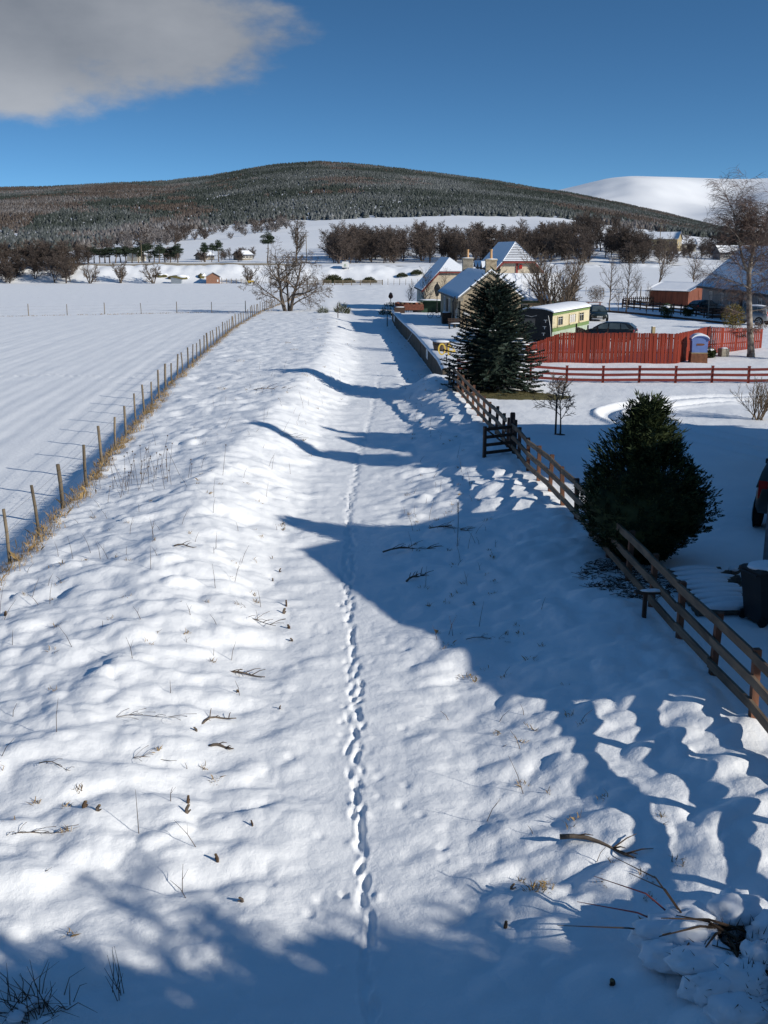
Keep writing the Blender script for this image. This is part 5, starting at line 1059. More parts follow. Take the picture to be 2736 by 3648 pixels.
# ------------------------------------------------------------------ cars (x forward)
def loft(rings):
    m = MB(); n = len(rings[0])
    for r in rings: m.v.extend(r)
    for k in range(len(rings) - 1):
        for j in range(n): j2 = (j + 1) % n; a = k * n; m.f.append((a + j, a + n + j, a + n + j2, a + j2))
    m.f.append(tuple(range(n))); m.f.append(tuple(len(m.v) - 1 - j for j in range(n))); return m
def car(label, loc, rz, paint, k=1.0, suv=False, snow=0, plate=None, group=None):
    o = thing('parked_car', label, 'car', loc, rz, group); hw = .88; up = .16 if suv else 0
    S = [(-2.02, .42, .80, .70), (-1.95, .32, .94, .80), (-1.5, .26, .97, .87), (-.6, .24, .96, .89), (.4, .24, .94, .89), (1.15, .25, .90, .87), (1.6, .27, .82, .83), (1.92, .32, .70, .74), (2.03, .42, .58, .62)]
    rings = []
    for x, zb, zt, w in S:
        zb += up; zt += up * 1.5; rings.append([(x, -w * .92, zb), (x, -w, zb + .14), (x, -w, zb + .6 * (zt - zb)), (x, -w * .93, zt), (x, 0, zt + .035), (x, w * .93, zt), (x, w, zb + .6 * (zt - zb)), (x, w, zb + .14), (x, w * .92, zb)])
    body = loft(rings).build('body', paint, o, True)
    rz_ = 1.44 + up * 1.9; bl = .93 + up * 1.5
    Cb = [(-1.98, .0, .60), (-1.72, .55, .63), (-1.35, .92, .62), (-.5, 1.0, .63), (.25, .97, .62), (.75, .52, .68), (1.25, -.02, .74)] if not suv else [(-1.98, .0, .68), (-1.85, .6, .68), (-1.6, .95, .66), (-.5, 1.0, .66), (.25, .98, .65), (.75, .55, .70), (1.2, -.02, .74)]
    rings = []
    for x, f, w in Cb:
        zt = bl + (rz_ - bl) * max(f, 0.0) + (.0 if f > 0 else -.02); wb = .82; rings.append([(x, -wb, bl - .06), (x, -(w + (wb - w) * (1 - max(f, 0))), zt - .05), (x, -w * .8 if f > .4 else -w, zt), (x, 0, zt + .03), (x, w * .8 if f > .4 else w, zt), (x, (w + (wb - w) * (1 - max(f, 0))), zt - .05), (x, wb, bl - .06)])
    cab = loft(rings).build('cabin', paint, o, True)
    zt = bl + (rz_ - bl) * .86
    for sg in (-1, 1):
        def side(x, z): f = (z - bl) / (rz_ - bl); return (x, sg * (.825 - .17 * f + .012), z)
        for q in ([(-1.62, bl + .05), (-1.05, bl + .03), (-.98, zt), (-1.30, zt - .05)], [(-.98, bl + .03), (-.12, bl + .02), (-.12, zt), (-.92, zt)], [(-.04, bl + .02), (.95, bl + .02), (.42, zt - .06), (-.04, zt)]):
            MB().poly([side(*p) for p in (q if sg < 0 else q[::-1])]).build('side_window', M['carglass'], cab)
        MB().box((.85, sg * .93, bl + .06), (.16, .18, .12)).build('mirror', paint, o)
        MB().box((-1.93, sg * .66, .82 + up * 1.5), (.14, .20, .20 if not suv else .42)).build('tail_lamp', M['redlamp'], o); MB().box((1.86, sg * .58, .64 + up * 1.5), (.16, .26, .13)).build('headlight', M['carglass'], o)
        for hx in (-.75, .2): MB().box((hx, sg * .895, .80 + up * 1.3), (.17, .03, .03)).build('door_handle', paint, o)
        for wx in (-1.28, 1.30):
            r_ = .31 + up * .35; ty = MB().lathe([(r_ * .8, -.10), (r_, -.08), (r_, .08), (r_ * .8, .10)], n=20).build('wheel', M['tyre'], o, False); ty.matrix_local = Matrix.Translation((wx, sg * .80, r_)) @ Matrix.Rotation(math.pi / 2, 4, 'X')
            rm = MB()
            for s5 in range(5): a = 1.2566 * s5; rm.bar((.04 * math.cos(a), .04 * math.sin(a), -sg * .105), (r_ * .72 * math.cos(a), r_ * .72 * math.sin(a), -sg * .105), .06, .02, (0, 0, 1))
            for s5 in range(16): a, b = .3927 * s5, .3927 * (s5 + 1); rm.bar((r_ * .74 * math.cos(a), r_ * .74 * math.sin(a), -sg * .105), (r_ * .74 * math.cos(b), r_ * .74 * math.sin(b), -sg * .105), .03, .03)
            rm.build('rim', M['alloy'], ty)
            MB().lathe([(r_ + .06, 0), (r_ + .06, .012)], n=18).build('wheel_arch', M['tyre'], o).matrix_local = Matrix.Translation((wx, sg * .872 + (.012 if sg > 0 else .0), r_ + .01)) @ Matrix.Rotation(math.pi / 2, 4, 'X')
    MB().poly([(1.20, -.66, bl + .0 + .03), (1.20, .66, bl + .03), (.42, .54, zt + .055), (.42, -.54, zt + .055)]).build('windscreen', M['carglass'], cab)
    MB().poly([(-1.99, .58, bl + .12), (-1.99, -.58, bl + .12), (-1.56, -.50, zt), (-1.56, .50, zt)] if not suv else [(-1.995, .58, bl + .1), (-1.995, -.58, bl + .1), (-1.80, -.52, zt), (-1.80, .52, zt)]).build('rear_window', M['carglass'], cab)
    MB().box((2.03, 0, .40 + up), (.05, 1.2, .14)).build('grille', M['tyre'], o)
    if plate is not None:
        for x_, sgn, zz_ in ((2.065, 1, .47 + up), (-2.04, -1, .70 + up)):
            pl = MB().box((x_, 0, zz_), (.02, .52, .115)).build('number_plate', M['plate'], o)
            for q in range(6): MB().box((x_ + sgn * .012, -.2 + .075 * q + (.03 if q > 3 else 0), zz_), (.006, .045, .07)).build('plate_character', M['platetext'], pl)
    if snow:
        MB().blob((-.5, 0, rz_ + .03), (.85, .5, .07), 3, 3, .15).build('roof_snow', M['roof_snow'], o, True)
    if snow > 1: MB().blob((1.55, 0, .90 + up * 1.5), (.40, .6, .05), 5, 3, .2).build('bonnet_snow', M['roof_snow'], o, True)
    if suv: MB().box((-2.05, 0, 1.02 + up), (.1, .75, .06)).build('rear_sill_snow', M['roof_snow'], o)
    return o
car('black hatchback parked behind the red boarded fence', (17.2, 80.0, G(17.2, 80)), math.pi - .42, M['carblack'], plate=1)
car('dark green car parked nose-on beside the coach with a white number plate', (21.2, 104.6, G(21.2, 104.6)), -math.pi / 2 - .08, M['cargreen'], plate=1, snow=0)
car('dark car with red tail lamp behind the many-stemmed tree', (22.0, 132, G(22, 132)), math.pi - .3, M['cargrey'], snow=1)
car('dark off-road car with silver wheels parked on the shaded drive', (10.55, 25.5, G(10.5, 25.5)), 1.08, M['cargrey'], suv=True, plate=1)
car('dark car rounded roof showing beside the lattice panel', (36.2, 119, G(36.2, 119)), .6, M['cargreen'])
car('silver car dusted with snow parked behind the birch', (34.2, 98, G(34.2, 98)), 2.3, M['carsilver'], snow=2, suv=True)

# ------------------------------------------------------------------ yard and gardens on the right
# blue box on a brown base with a rounded snowy top
b = thing('blue_kiosk', 'blue box with rounded snowy roof on a brown base by the red fence', 'box', (19.5, 64.7, G(19.5, 64.7)), -.10)
MB().box((0, 0, .28), (1.02, .9, .62), 0, .94).build('base', M['brownbase'], b); MB().box((0, 0, .605), (1.0, .88, .05)).build('ledge', M['khaki'], b)
m = MB(); P = [(-.46, -.38, .63), (.46, -.38, .63), (.48, -.38, 1.38)] + [(.48 * math.cos(a), -.38, 1.38 + .24 * math.sin(a)) for a in np.linspace(.25, 2.9, 9)] + [(-.48, -.38, 1.38)]; m.prism(P, (0, .76, 0)).build('body', M['blue'], b)
m = MB(); A_ = np.linspace(-.05, math.pi + .05, 13); P = [(.54 * math.cos(a), -.45, 1.38 + .28 * math.sin(a)) for a in A_] + [(.50 * math.cos(a), -.45, 1.37 + .235 * math.sin(a)) for a in A_[::-1]]; m.prism(P, (0, .90, 0)).build('roof', M['blue'], b)
m = MB(); A_ = np.linspace(.3, math.pi - .3, 13); P = [(.56 * math.cos(a), -.46, 1.39 + .28 * math.sin(a) + .10 * math.sin(a)) for a in A_] + [(.545 * math.cos(a), -.46, 1.385 + .283 * math.sin(a)) for a in A_[::-1]]; m.prism(P, (0, .92, 0)).build('roof_snow', M['roof_snow'], b, False)
m = MB(); P = [(.25 * math.cos(a) * (1 + .12 * math.cos(3 * a)), -.395, 1.12 + .085 * math.sin(a) * (1 + .25 * math.cos(2 * a))) for a in np.linspace(0, 6.283, 20, endpoint=False)]; m.prism(P, (0, .014, 0)).build('plaque', M['brownbase'], b)
# staked sapling
sm = bare_tree_meshes(71, [((0, 0, -.05), (.08, 0, 1), 1.35, .028)], dict(levels=3, twig_from=2, n=[11, 8, 6], start=[.35, .15, .1], ang=[.95, .6, .6], ratio=[.62, .55, .6], wob=[.05, .22, .25, .25], bias=[.05, .12, .1, .05], rmin=.0065, seg=[6, 5, 3, 2]))
place_tree('sapling', 'small spreading bare sapling tied to a stake on the lawn', 'tree', sm, (M['bark'], M['twig']), (6.62, 38.4, G(6.62, 38.4)), .4, 1.3)
o = thing('tree_stake', 'dark stake standing beside the bare sapling', 'stake', (6.42, 38.3, G(6.42, 38.3))); MB().tube([(0, 0, -.1), (0, 0, 1.35)], [.04, .035], 6).build('stake', M['gate'], o); MB().lathe([(.046, 1.0), (.046, 1.08)], n=8).build('tie', M['tyre'], o)
tag(draped('soil_patch', 6.6, 38.35, .28, .22, M['soil'], .02, 14, rings=3), kind='structure')
# bare bush at the right edge of the lawn
R_ = random.Random(50); bs = bare_tree_meshes(72, [((R_.uniform(-.2, .2), R_.uniform(-.2, .2), -.05), (R_.uniform(-.6, .6), R_.uniform(-.5, .5), 1), R_.uniform(1.2, 1.8), .025) for _ in range(13)], dict(levels=2, twig_from=1, n=[9, 6], start=[.2, .1], ang=[.5, .5], ratio=[.45, .5], wob=[.1, .18, .2], bias=[.2, .4, .3], rmin=.006, seg=[6, 4, 3]))
place_tree('bare_bush', 'bare brown twiggy bush by the curving tyre tracks', 'bush', bs, (M['brownshrub'], M['brownshrub']), (15.3, 42.2, G(15.3, 42.2)))
place_tree('bare_bush', 'thin upright bare bush beside the birch at the fence end', 'bush', bs, (M['bark'], M['twigred']), (26.2, 66.0, G(26.2, 66)), 1.2, 1.5, sxy=.9)
# snow-capped garden shrubs, gold conifer, planter rock
def garden_shrub(x, y, r, h, matl, lab, snow, seed, cat='shrub'):
    o = thing('garden_shrub', lab, cat, (x, y, G(x, y))); m = MB(); needle_cloud(m, (0, 0, h * .5), (r, r, h * .55), 1500, random.Random(seed), .16, .035); m.build('foliage', matl, o)
    MB().tube([(0, 0, -.1), (0, 0, h * .5)], .04, 5).build('stem', M['bark'], o)
    R = random.Random(seed)
    for k in range(snow): a = R.random() * 6.28; q = r * R.uniform(0, .75); MB().blob((math.cos(a) * q, math.sin(a) * q - .15, h * R.uniform(.7, 1.0)), (R.uniform(.12, .28), R.uniform(.12, .22), .08), k + seed, 2, .4).build('snow_patch', M['roof_snow'], o, True)
garden_shrub(29.1, 108.4, .68, 1.4, M['cypress'], 'rounded evergreen shrub with heavy clumps of snow by the brown fence', 7, 81)
garden_shrub(32.2, 111.5, .6, 1.1, M['cypress'], 'smaller evergreen shrub flecked with snow by the brown fence', 5, 82)
garden_shrub(30.9, 93, 1.05, 2.0, M['goldshrub'], 'golden-brown conifer shrub behind the red paling fence', 0, 83)
garden_shrub(25.0, 148, .95, 2.2, M['brownshrub'], 'round golden-brown shrub on a short stem beyond the yard', 0, 84)
garden_shrub(30.5, 152, 1.3, 2.2, M['brownshrub'], 'dense dull brown shrub behind the slim yard trees', 0, 85)
garden_shrub(21.0, 138, 1.3, 2.8, M['pine'], 'tall dark green bush beside the many-stemmed tree', 0, 86, 'bush')
garden_shrub(21.1, 67.6, .38, .55, M['cypress'], 'low dark plants flecked with snow beside the blue box', 4, 87)
o = thing('stone_trough', 'pale square stone trough by the red paling fence', 'trough', (22.2, 68.2, G(22.2, 68.2)), .3); MB().box((0, 0, .25), (.55, .45, .55)).build('body', M['stonedark'], o); MB().blob((0, 0, .54), (.26, .2, .06), 2, 2, .2).build('snow_cap', M['roof_snow'], o, True)
# brown fence beside the road, lattice panel, slatted screen
bf = thing('brown_fence', 'dark brown rail and picket fence beside the road past the yard', 'fence', (0, 0, 0)); A, B = Vector((29.6, 131.0)), Vector((34.2, 104.0)); n = 15
for k in range(n + 1):
    p = A.lerp(B, k / n); z = G(p.x, p.y); MB().box((p.x, p.y, z + .5), (.12, .12, 1.3)).build('post', M['brownfence'], bf)
    if k < n:
        q = A.lerp(B, (k + 1) / n); z2 = G(q.x, q.y)
        for h in (.25, .6, .95): MB().bar((p.x, p.y, z + h), (q.x, q.y, z2 + h), .04, .16).build('rail', M['brownfence'], bf)
bk = thing('brown_fence', 'dark brown picket fence by the red-brown shed', 'fence', (0, 0, 0)); A, B = Vector((32.0, 141.0)), Vector((39.0, 138.5))
for k in range(30): p = A.lerp(B, k / 29); MB().box((p.x, p.y, G(p.x, p.y) + .55), (.12, .03, 1.15)).build('picket', M['brownfence'], bk)
for h in (.3, .85): MB().bar((A.x, A.y + .05, G(A.x, A.y) + h), (B.x, B.y + .05, G(B.x, B.y) + h), .04, .1).build('rail', M['brownfence'], bk)
lt = thing('lattice_panel', 'grey square lattice panel standing on a dark slatted screen', 'screen', (33.1, 107.5, G(33.1, 107.5)), -.05); lt.scale = (1.2, 1.2, 1.1)
for f in MB(), : f.box((0, 0, 1.0), (.07, .07, 2.35)).box((1.55, 0, 1.0), (.07, .07, 2.35)).box((.775, 0, 2.15), (1.5, .05, .06)).box((.775, 0, 1.05), (1.5, .05, .06)).build('frame', M['lattice'], lt)
for k in range(-7, 12):
    for sg in (1, -1):
        x0, z0 = .14 * k, 1.08; x1, z1 = x0 + 1.05, 2.12
        lo = max(0, (0.03 - x0) / 1.05); hi = min(1, (1.52 - x0) / 1.05)
        if hi - lo > .05:
            a = (x0 + 1.05 * lo, z0 + 1.04 * lo); c = (x0 + 1.05 * hi, z0 + 1.04 * hi)
            if sg < 0: a = (1.55 - a[0], a[1]); c = (1.55 - c[0], c[1])
            MB().bar((a[0], sg * .008, a[1]), (c[0], sg * .008, c[1]), .012, .03, (0, 1, 0)).build('lath', M['lattice'], lt)
for k in range(6): MB().box((.775, .0, .12 + .155 * k), (1.9, .03, .12)).build('slat', M['brownfence'], lt)
# red-brown shed
s = thing('garden_shed', 'red-brown timber shed with a low snowy roof beyond the yard', 'shed', (35.2, 140.2, G(37, 139)), -.75); s.scale = (1.75, 1.75, 1.2)
MB().prism([(0, 0, -.3), (0, 4.2, -.3), (0, 4.2, 1.65), (0, 2.1, 2.35), (0, 0, 1.65)], (3.2, 0, 0)).build('wall', M['shedred'], s)
for k in range(14): MB().box((.11 + .23 * k, -.012, .62), (.21, .024, 1.75)).build('board', M['shedred'], s)
for a in (0, 1):
    P = [(-.2, -.25, 1.56), (3.4, -.25, 1.56), (3.4, 2.1, 2.37), (-.2, 2.1, 2.37)] if a == 0 else [(3.4, 4.45, 1.56), (-.2, 4.45, 1.56), (-.2, 2.1, 2.37), (3.4, 2.1, 2.37)]
    slab(P, .06).build('roof', M['slate'], s); snow_sheet([(q[0], q[1], q[2] + .063) for q in P], .09, .04, 20 + a, 10).build('roof_snow', M['roof_snow'], s, True)
d_ = MB().box((3.215, 2.1, .75), (.03, 1.1, 1.8)).build('door', M['shedred'], s); MB().box((3.24, 1.7, .8), (.03, .08, .05)).build('handle', M['iron'], s)
# the dark house behind the birch: west wall and shaded snowy roof
h = thing('grey_house', 'grey harled house with a blue-shaded snowy roof behind the birch', 'building', (37.6, 99.0, G(38, 110)), .0)
MB().prism([(0, 0, -.5), (9, 0, -.5), (9, 0, 3.0), (4.5, 0, 7.0), (0, 0, 3.0)], (0, 26, 0)).build('wall', M['render'], h)
for a in (0, 1):
    P = [(-.55, 26.4, 2.55), (-.55, -.4, 2.55), (4.5, -.4, 7.05), (4.5, 26.4, 7.05)] if a == 0 else [(9.55, -.4, 2.55), (9.55, 26.4, 2.55), (4.5, 26.4, 7.05), (4.5, -.4, 7.05)]
    slab(P, .12).build('roof', M['slate'], h); snow_sheet([(q[0], q[1], q[2] + .125) for q in P], .10, .05, 30 + a, 14).build('roof_snow', M['roof_snow'], h, True)
for yy_ in (3, 6.5, 10.5, 15, 18.5, 22.5): window(h, (0, yy_, .9), 1.1, 1.3, 'y', -1)
d_ = MB().box((-.03, 12.2, 1.0), (.08, .95, 2.1)).build('door', M['gate'], h); MB().box((-.08, 12.5, 1.0), (.05, .05, .12)).build('handle', M['alloy'], d_)
MB().tube([(-.62, -.4, 2.5), (-.62, 26.4, 2.5)], .06, 8).build('gutter', M['iron'], h)
b = thing('yard_bench', 'brown slatted picnic table by the slim young trees', 'table', (25.6, 128.5, G(25.6, 128.5)))
for k in range(5): MB().box((0, -.3 + .15 * k, .78), (1.9, .13, .05)).build('top_slat', M['shedred'], b)
for sx in (-.7, .7): MB().bar((sx, -.65, 0), (sx, -.25, .78), .07, .07).build('leg', M['shedred'], b); MB().bar((sx, .65, 0), (sx, .25, .78), .07, .07).build('leg', M['shedred'], b)
for sy in (-.65, .65): MB().box((0, sy, .45), (1.9, .26, .05)).build('seat', M['shedred'], b)
# wall of logs, kerb sleepers along the yard
k_ = thing('timber_kerb', 'long dark timber edging along the far side of the yard', 'kerb', (0, 0, 0))
C = [(24.2, 124), (27.6, 115), (30.2, 106), (32.6, 97)]
for a, c in zip(C[:-1], C[1:]): MB().bar((a[0], a[1], G(*a) + .08), (c[0], c[1], G(*c) + .08), .2, .22).build('sleeper', M['brownfence'], k_)

# beside the near fence: split logs under snow, bins, steel pole
def snow_log(x, y, rz, L, w, hgt, lab, grp):
    o = thing('log', lab, 'log', (x, y, G(x, y)), rz, grp); MB().tube([(-L / 2, 0, hgt * .45), (0, .02, hgt * .5), (L / 2, 0, hgt * .45)], [w * .42, w * .5, w * .44], 8).build('wood', M['bark'], o); MB().tube([(L / 2 - .004, 0, hgt * .45), (L / 2 + .004, 0, hgt * .45)], w * .40, 8).build('end_grain', M['khaki'], o)
    MB().blob((0, 0, hgt * .72), (L * .48, w * .50, hgt * .40), int(x * 10 + y), 3, .14, 2.2).build('snow_cap', M['roof_snow'], o, True)
for k in range(9): snow_log(6.35 + .05 * (k % 3), 20.3 - .27 * k, .12 + .05 * (k % 2), 1.15 + .12 * (k % 3), .24, .24, 'snow-covered log laid side by side in the pile behind the rail fence', 'logs piled behind the rail fence')
Rq = random.Random(90)
for k, (x, y) in enumerate(((7.25, 20.5), (7.5, 20.05), (7.2, 19.5), (7.62, 19.6), (7.35, 19.0), (7.7, 20.7), (7.0, 18.6))):
    o = thing('firewood', 'short split log half buried in snow between the log pile and the bin', 'log', (x, y, G(x, y)), Rq.random() * 3, 'scattered split logs near the bin'); MB().tube([(-.13, 0, .07), (.13, 0, .09)], .08, 7).build('wood', M['bark'], o); MB().tube([(.128, 0, .089), (.134, 0, .09)], .07, 7).build('end_grain', M['khaki'], o); MB().blob((0, 0, .15), (.14, .10, .06), k, 2, .3).build('snow_cap', M['roof_snow'], o, True)
def wheelie_bin(x, y, rz, lab, s=1.0):
    o = thing('wheelie_bin', lab, 'bin', (x, y, G(x, y)), rz); o.scale = (s, s, s)
    m = MB(); m.prism([(-.25, -.30, .06), (.25, -.30, .06), (.25, .22, .06), (-.25, .22, .06)], (0, 0, .01)); MB().lathe
    rings = [[(-.24, -.30, .05), (.24, -.30, .05), (.24, .20, .05), (-.24, .20, .05)], [(-.26, -.33, .5), (.26, -.33, .5), (.26, .26, .5), (-.26, .26, .5)], [(-.285, -.36, .96), (.285, -.36, .96), (.285, .34, .96), (-.285, .34, .96)]]; loft([r[::-1] for r in rings]).build('body', M['binplastic'], o)
    loft([[(-.30, -.38, .965), (-.30, .36, .965), (.30, .36, .965), (.30, -.38, .965)], [(-.30, -.38, 1.0), (-.30, .36, 1.02), (.30, .36, 1.02), (.30, -.38, 1.0)], [(-.24, -.30, 1.04), (-.24, .30, 1.07), (.24, .30, 1.07), (.24, -.30, 1.04)]]).build('lid', M['binplastic'], o)
    MB().tube([(-.25, .40, .98), (.25, .40, .98)], .018, 8).build('handle', M['binplastic'], o)
    for sx in (-.27, .27): MB().lathe([(.09, -.025), (.10, 0), (.09, .025)], n=14).build('wheel', M['tyre'], o).matrix_local = Matrix.Translation((sx, .20, .10)) @ Matrix.Rotation(math.pi / 2, 4, 'Y')
    MB().blob((0, -.02, 1.055), (.30, .38, .075), 4, 3, .10).build('snow_cap', M['roof_snow'], o, True)
wheelie_bin(6.86, 17.75, 1.9, 'dark wheelie bin with a thick cap of snow on its lid', 1.0); wheelie_bin(7.15, 16.55, 2.4, 'second dark bin leaning in beside the snow-capped one', .72)
p = thing('steel_pole', 'plain grey steel pole standing beside the wheelie bin', 'pole', (8.05, 20.9, G(8.05, 20.9))); MB().tube([(0, 0, -.2), (0, 0, 2.6)], .065, 12).build('pole', M['greysteel'], p); MB().lathe([(.07, 2.6), (.07, 2.64), (.02, 2.68)], n=12).build('cap', M['greysteel'], p)
p = thing('bird_table', 'small plank stand crossing the near rail fence', 'stand', (4.72, 17.75, G(4.72, 17.75))); MB().box((0, 0, .22), (.07, .07, .5)).build('leg', M['gate'], p); MB().box((.12, 0, .48), (.62, .16, .04)).build('plank', M['gate'], p); MB().blob((.12, 0, .51), (.24, .07, .03), 2, 2, .3).build('snow_cap', M['roof_snow'], p, True)
p = thing('washing_line', 'thin teal washing line stretched beside the cypress bush', 'washing line', (7.0, 26.4, G(7, 26.4))); MB().tube([(0, 0, .55), (.35, .1, .62), (.75, .2, .75)], .012, 5).build('cord', M['teal'], p); MB().tube([(.75, .2, -.1), (.75, .2, .78)], .012, 5).build('peg', M['teal'], p)

# ------------------------------------------------------------------ far across the valley
hut = thing('brick_hut', 'small brown brick hut at the foot of the bank across the field', 'hut', (-47.7, 284.6, G(-46, 285)), .15)
MB().prism([(0, 0, -.3), (3.6, 0, -.3), (3.6, 0, 1.75), (1.8, 0, 2.75), (0, 0, 1.75)], (0, 3.6, 0)).build('wall', M['brick'], hut)
for a in (0, 1): P = [(-.25, 3.8, 1.62), (-.25, -.2, 1.62), (1.8, -.2, 2.8), (1.8, 3.8, 2.8)] if a == 0 else [(3.85, -.2, 1.62), (3.85, 3.8, 1.62), (1.8, 3.8, 2.8), (1.8, -.2, 2.8)]; slab(P, .1).build('roof', M['slate'], hut); (snow_sheet([(q[0], q[1], q[2] + .1) for q in P], .1, .03, 3 + a, 6).build('roof_snow', M['roof_snow'], hut, True) if a == 0 else None)
MB().box((3.05, -.03, .75), (.35, .05, .6)).build('window', M['whitepaint'], hut)
g = thing('sheet_shed', 'grey corrugated lean-to to the left of the brick hut', 'shed', (-57.2, 284.8, G(-57, 285)), 0); MB().prism([(0, 0, -.2), (2.7, 0, -.2), (2.7, 0, .95), (0, 0, 1.45)], (0, 1.6, 0)).build('wall', M['corrug'], g); MB().prism([(-.1, -.1, 1.47), (2.8, -.1, .93), (2.8, 1.7, .93), (-.1, 1.7, 1.47)], (0, 0, .06)).build('roof', M['corrug'], g)
for k in range(9): MB().box((.15 + .3 * k, -.02, .55 - .03 * k), (.05, .04, 1.3 - .055 * k)).build('rib', M['corrug'], g)
sf = thing('stock_pen', 'few rails and posts of a stock pen to the right of the brick hut', 'fence', (-43.6, 285, G(-42, 285)))
for k in range(6): MB().box((k * 1.3, 0, .6), (.14, .14, 1.5 + .4 * (k == 0))).build('post', M['post'], sf)
for h in (.4, .9): MB().bar((0, 0, h), (6.5, 0, h), .06, .12).build('rail', M['post'], sf)
o = thing('yellow_skip', 'small yellow trailer beside the stock pen', 'trailer', (-35.8, 285, G(-35.8, 285))); MB().box((0, 0, .55), (1.4, .8, .5), 0, 1.1).build('body', M['yellow'], o); MB().lathe([(.22, 0), (.22, .1)], n=10).build('wheel', M['tyre'], o).matrix_local = Matrix.Translation((0, -.4, .22)) @ Matrix.Rotation(math.pi / 2, 4, 'X')
for x, y, rx, rz, lab in ((-56.5, 291.0, 2.8, .9, 'bare brown earth scar in the snowy bank'), (-50.2, 292.2, .8, 1.0, 'narrow dark earth scar in the bank above the hut'), (-61.3, 292, 1.5, .7, 'dark earth scar beside the low tangled tree')):
    o = thing('earth_scar', lab, 'earth', (x, y, G(x, y))); MB().blob((0, 0, .0), (rx, 1.3, rz), int(-x), 3, .5, 1.4).build('earth', M['turf'], o, True); MB().blob((rx * .3, .25, rz * .6), (rx * .8, 1.3, rz * .5), int(-x) + 2, 3, .5, 1.2).build('snow_cap', M['roof_snow'], o, True)
dw = thing('field_wall', 'low dark stone wall along the top of the bank across the field', 'wall', (0, 0, 0))
for k in range(20): xa, xb = -118 + 4.6 * k, -118 + 4.6 * (k + 1) - .03; za, zb = G(xa, 304), G(xb, 304); MB().prism([(xa, 304, za - .3), (xb, 304, zb - .3), (xb, 304, zb + .55), (xa, 304, za + .55)], (0, .5, 0)).build('stone_run', M['stonedark'], dw)
def small_house(name, lab, x, y, rz, L, W_, eav, rid, wallm, snowm=None, nwin=4, cat='building'):
    o = thing(name, lab, cat, (x, y, fz(x, y)), rz); MB().prism([(0, 0, -1), (0, W_, -1), (0, W_, eav), (0, W_ / 2, rid), (0, 0, eav)], (L, 0, 0)).build('wall', wallm, o)
    for a in (0, 1):
        P = [(-.4, -.5, eav - .25), (L + .4, -.5, eav - .25), (L + .4, W_ / 2, rid + .05), (-.4, W_ / 2, rid + .05)] if a == 0 else [(L + .4, W_ + .5, eav - .25), (-.4, W_ + .5, eav - .25), (-.4, W_ / 2, rid + .05), (L + .4, W_ / 2, rid + .05)]
        slab(P, .12).build('roof', M['slate'], o); snow_sheet([(q[0], q[1], q[2] + .125) for q in P], .15, .05, a, 6).build('roof_snow', snowm or M['roof_snow'], o, True)
    for k in range(nwin): window(o, (L * (k + .6) / (nwin + .2), 0, eav * .35), 1.2, 1.1, 'x', -1)
    for k in range(2): window(o, (L, W_ * (.3 + .4 * k), eav * .35), 1.0, 1.2, 'y', 1)
    return o
small_house('bungalow', 'long khaki bungalow with a snowy roof above the wood', 91.5, 388, -.45, 14.5, 8.5, 3.4, 5.6, M['khaki'])
small_house('cottage', 'low cream cottage beside the khaki bungalow', 107.5, 392, .05, 7, 5, 2.4, 4.0, M['palehouse'], nwin=2)
small_house('cottage', 'small pale outbuilding to the left of the khaki bungalow', 87.5, 396, 0, 5, 4, 2.3, 3.8, M['palehouse'], nwin=1)
small_house('cottage', 'dark-walled house with snow on its roof among the right-hand gardens', 104, 330, .1, 15, 6, 2.3, 4.2, M['render'], nwin=4)
small_house('cottage', 'small stone cottage half hidden behind the spreading tree', -47.5, 356, .9, 5, 4, 1.8, 2.9, M['stonedark'], nwin=3)
small_house('cottage', 'low stone cottage half hidden among the pines', -61, 360, .9, 5, 4, 1.5, 2.5, M['stonedark'], nwin=2)
small_house('cottage', 'pale cottage gable showing in the trees left of the pine row', -81, 350, 1.2, 5, 4, 2.2, 3.8, M['palehouse'], nwin=1)
small_house('cottage', 'dark slated house buried in the wood behind the tall cream house', 33, 352, -.2, 6, 5, 3.6, 6.6, M['render'], nwin=2)
o = thing('white_van', 'small white box trailer parked beyond the far gate', 'trailer', (-10.8, 297.5, G(-10.8, 297.5))); MB().box((0, 0, 1.2), (1.7, 2.6, 1.6)).build('body', M['whitepaint'], o); MB().box((0, -1.32, 1.0), (.5, .04, .7)).build('door', M['palegreen'], o); [MB().lathe([(.3, 0), (.3, .15)], n=10).build('wheel', M['tyre'], o).__setattr__('matrix_local', Matrix.Translation((sx, 0, .3)) @ Matrix.Rotation(math.pi / 2, 4, 'Y')) for sx in (-.85, .7)]
for i, (u, y, hgt, lab) in enumerate(((672, 332, 8.5, 'wooden pole behind the spreading tree at the open hillside'), (1388, 372, 10, 'wooden pole in front of the khaki bungalow'), (337, 331, 7, 'wooden pole beside the pine row'))):
    x = U2T(u) * y; o = thing('utility_pole', lab, 'pole', (x, y, fz(x, y))); MB().tube([(0, 0, -.5), (0, 0, hgt)], [.15, .10], 6).build('pole', M['post'], o); MB().box((0, 0, hgt - .5), (1.3, .1, .12)).build('crossarm', M['post'], o)

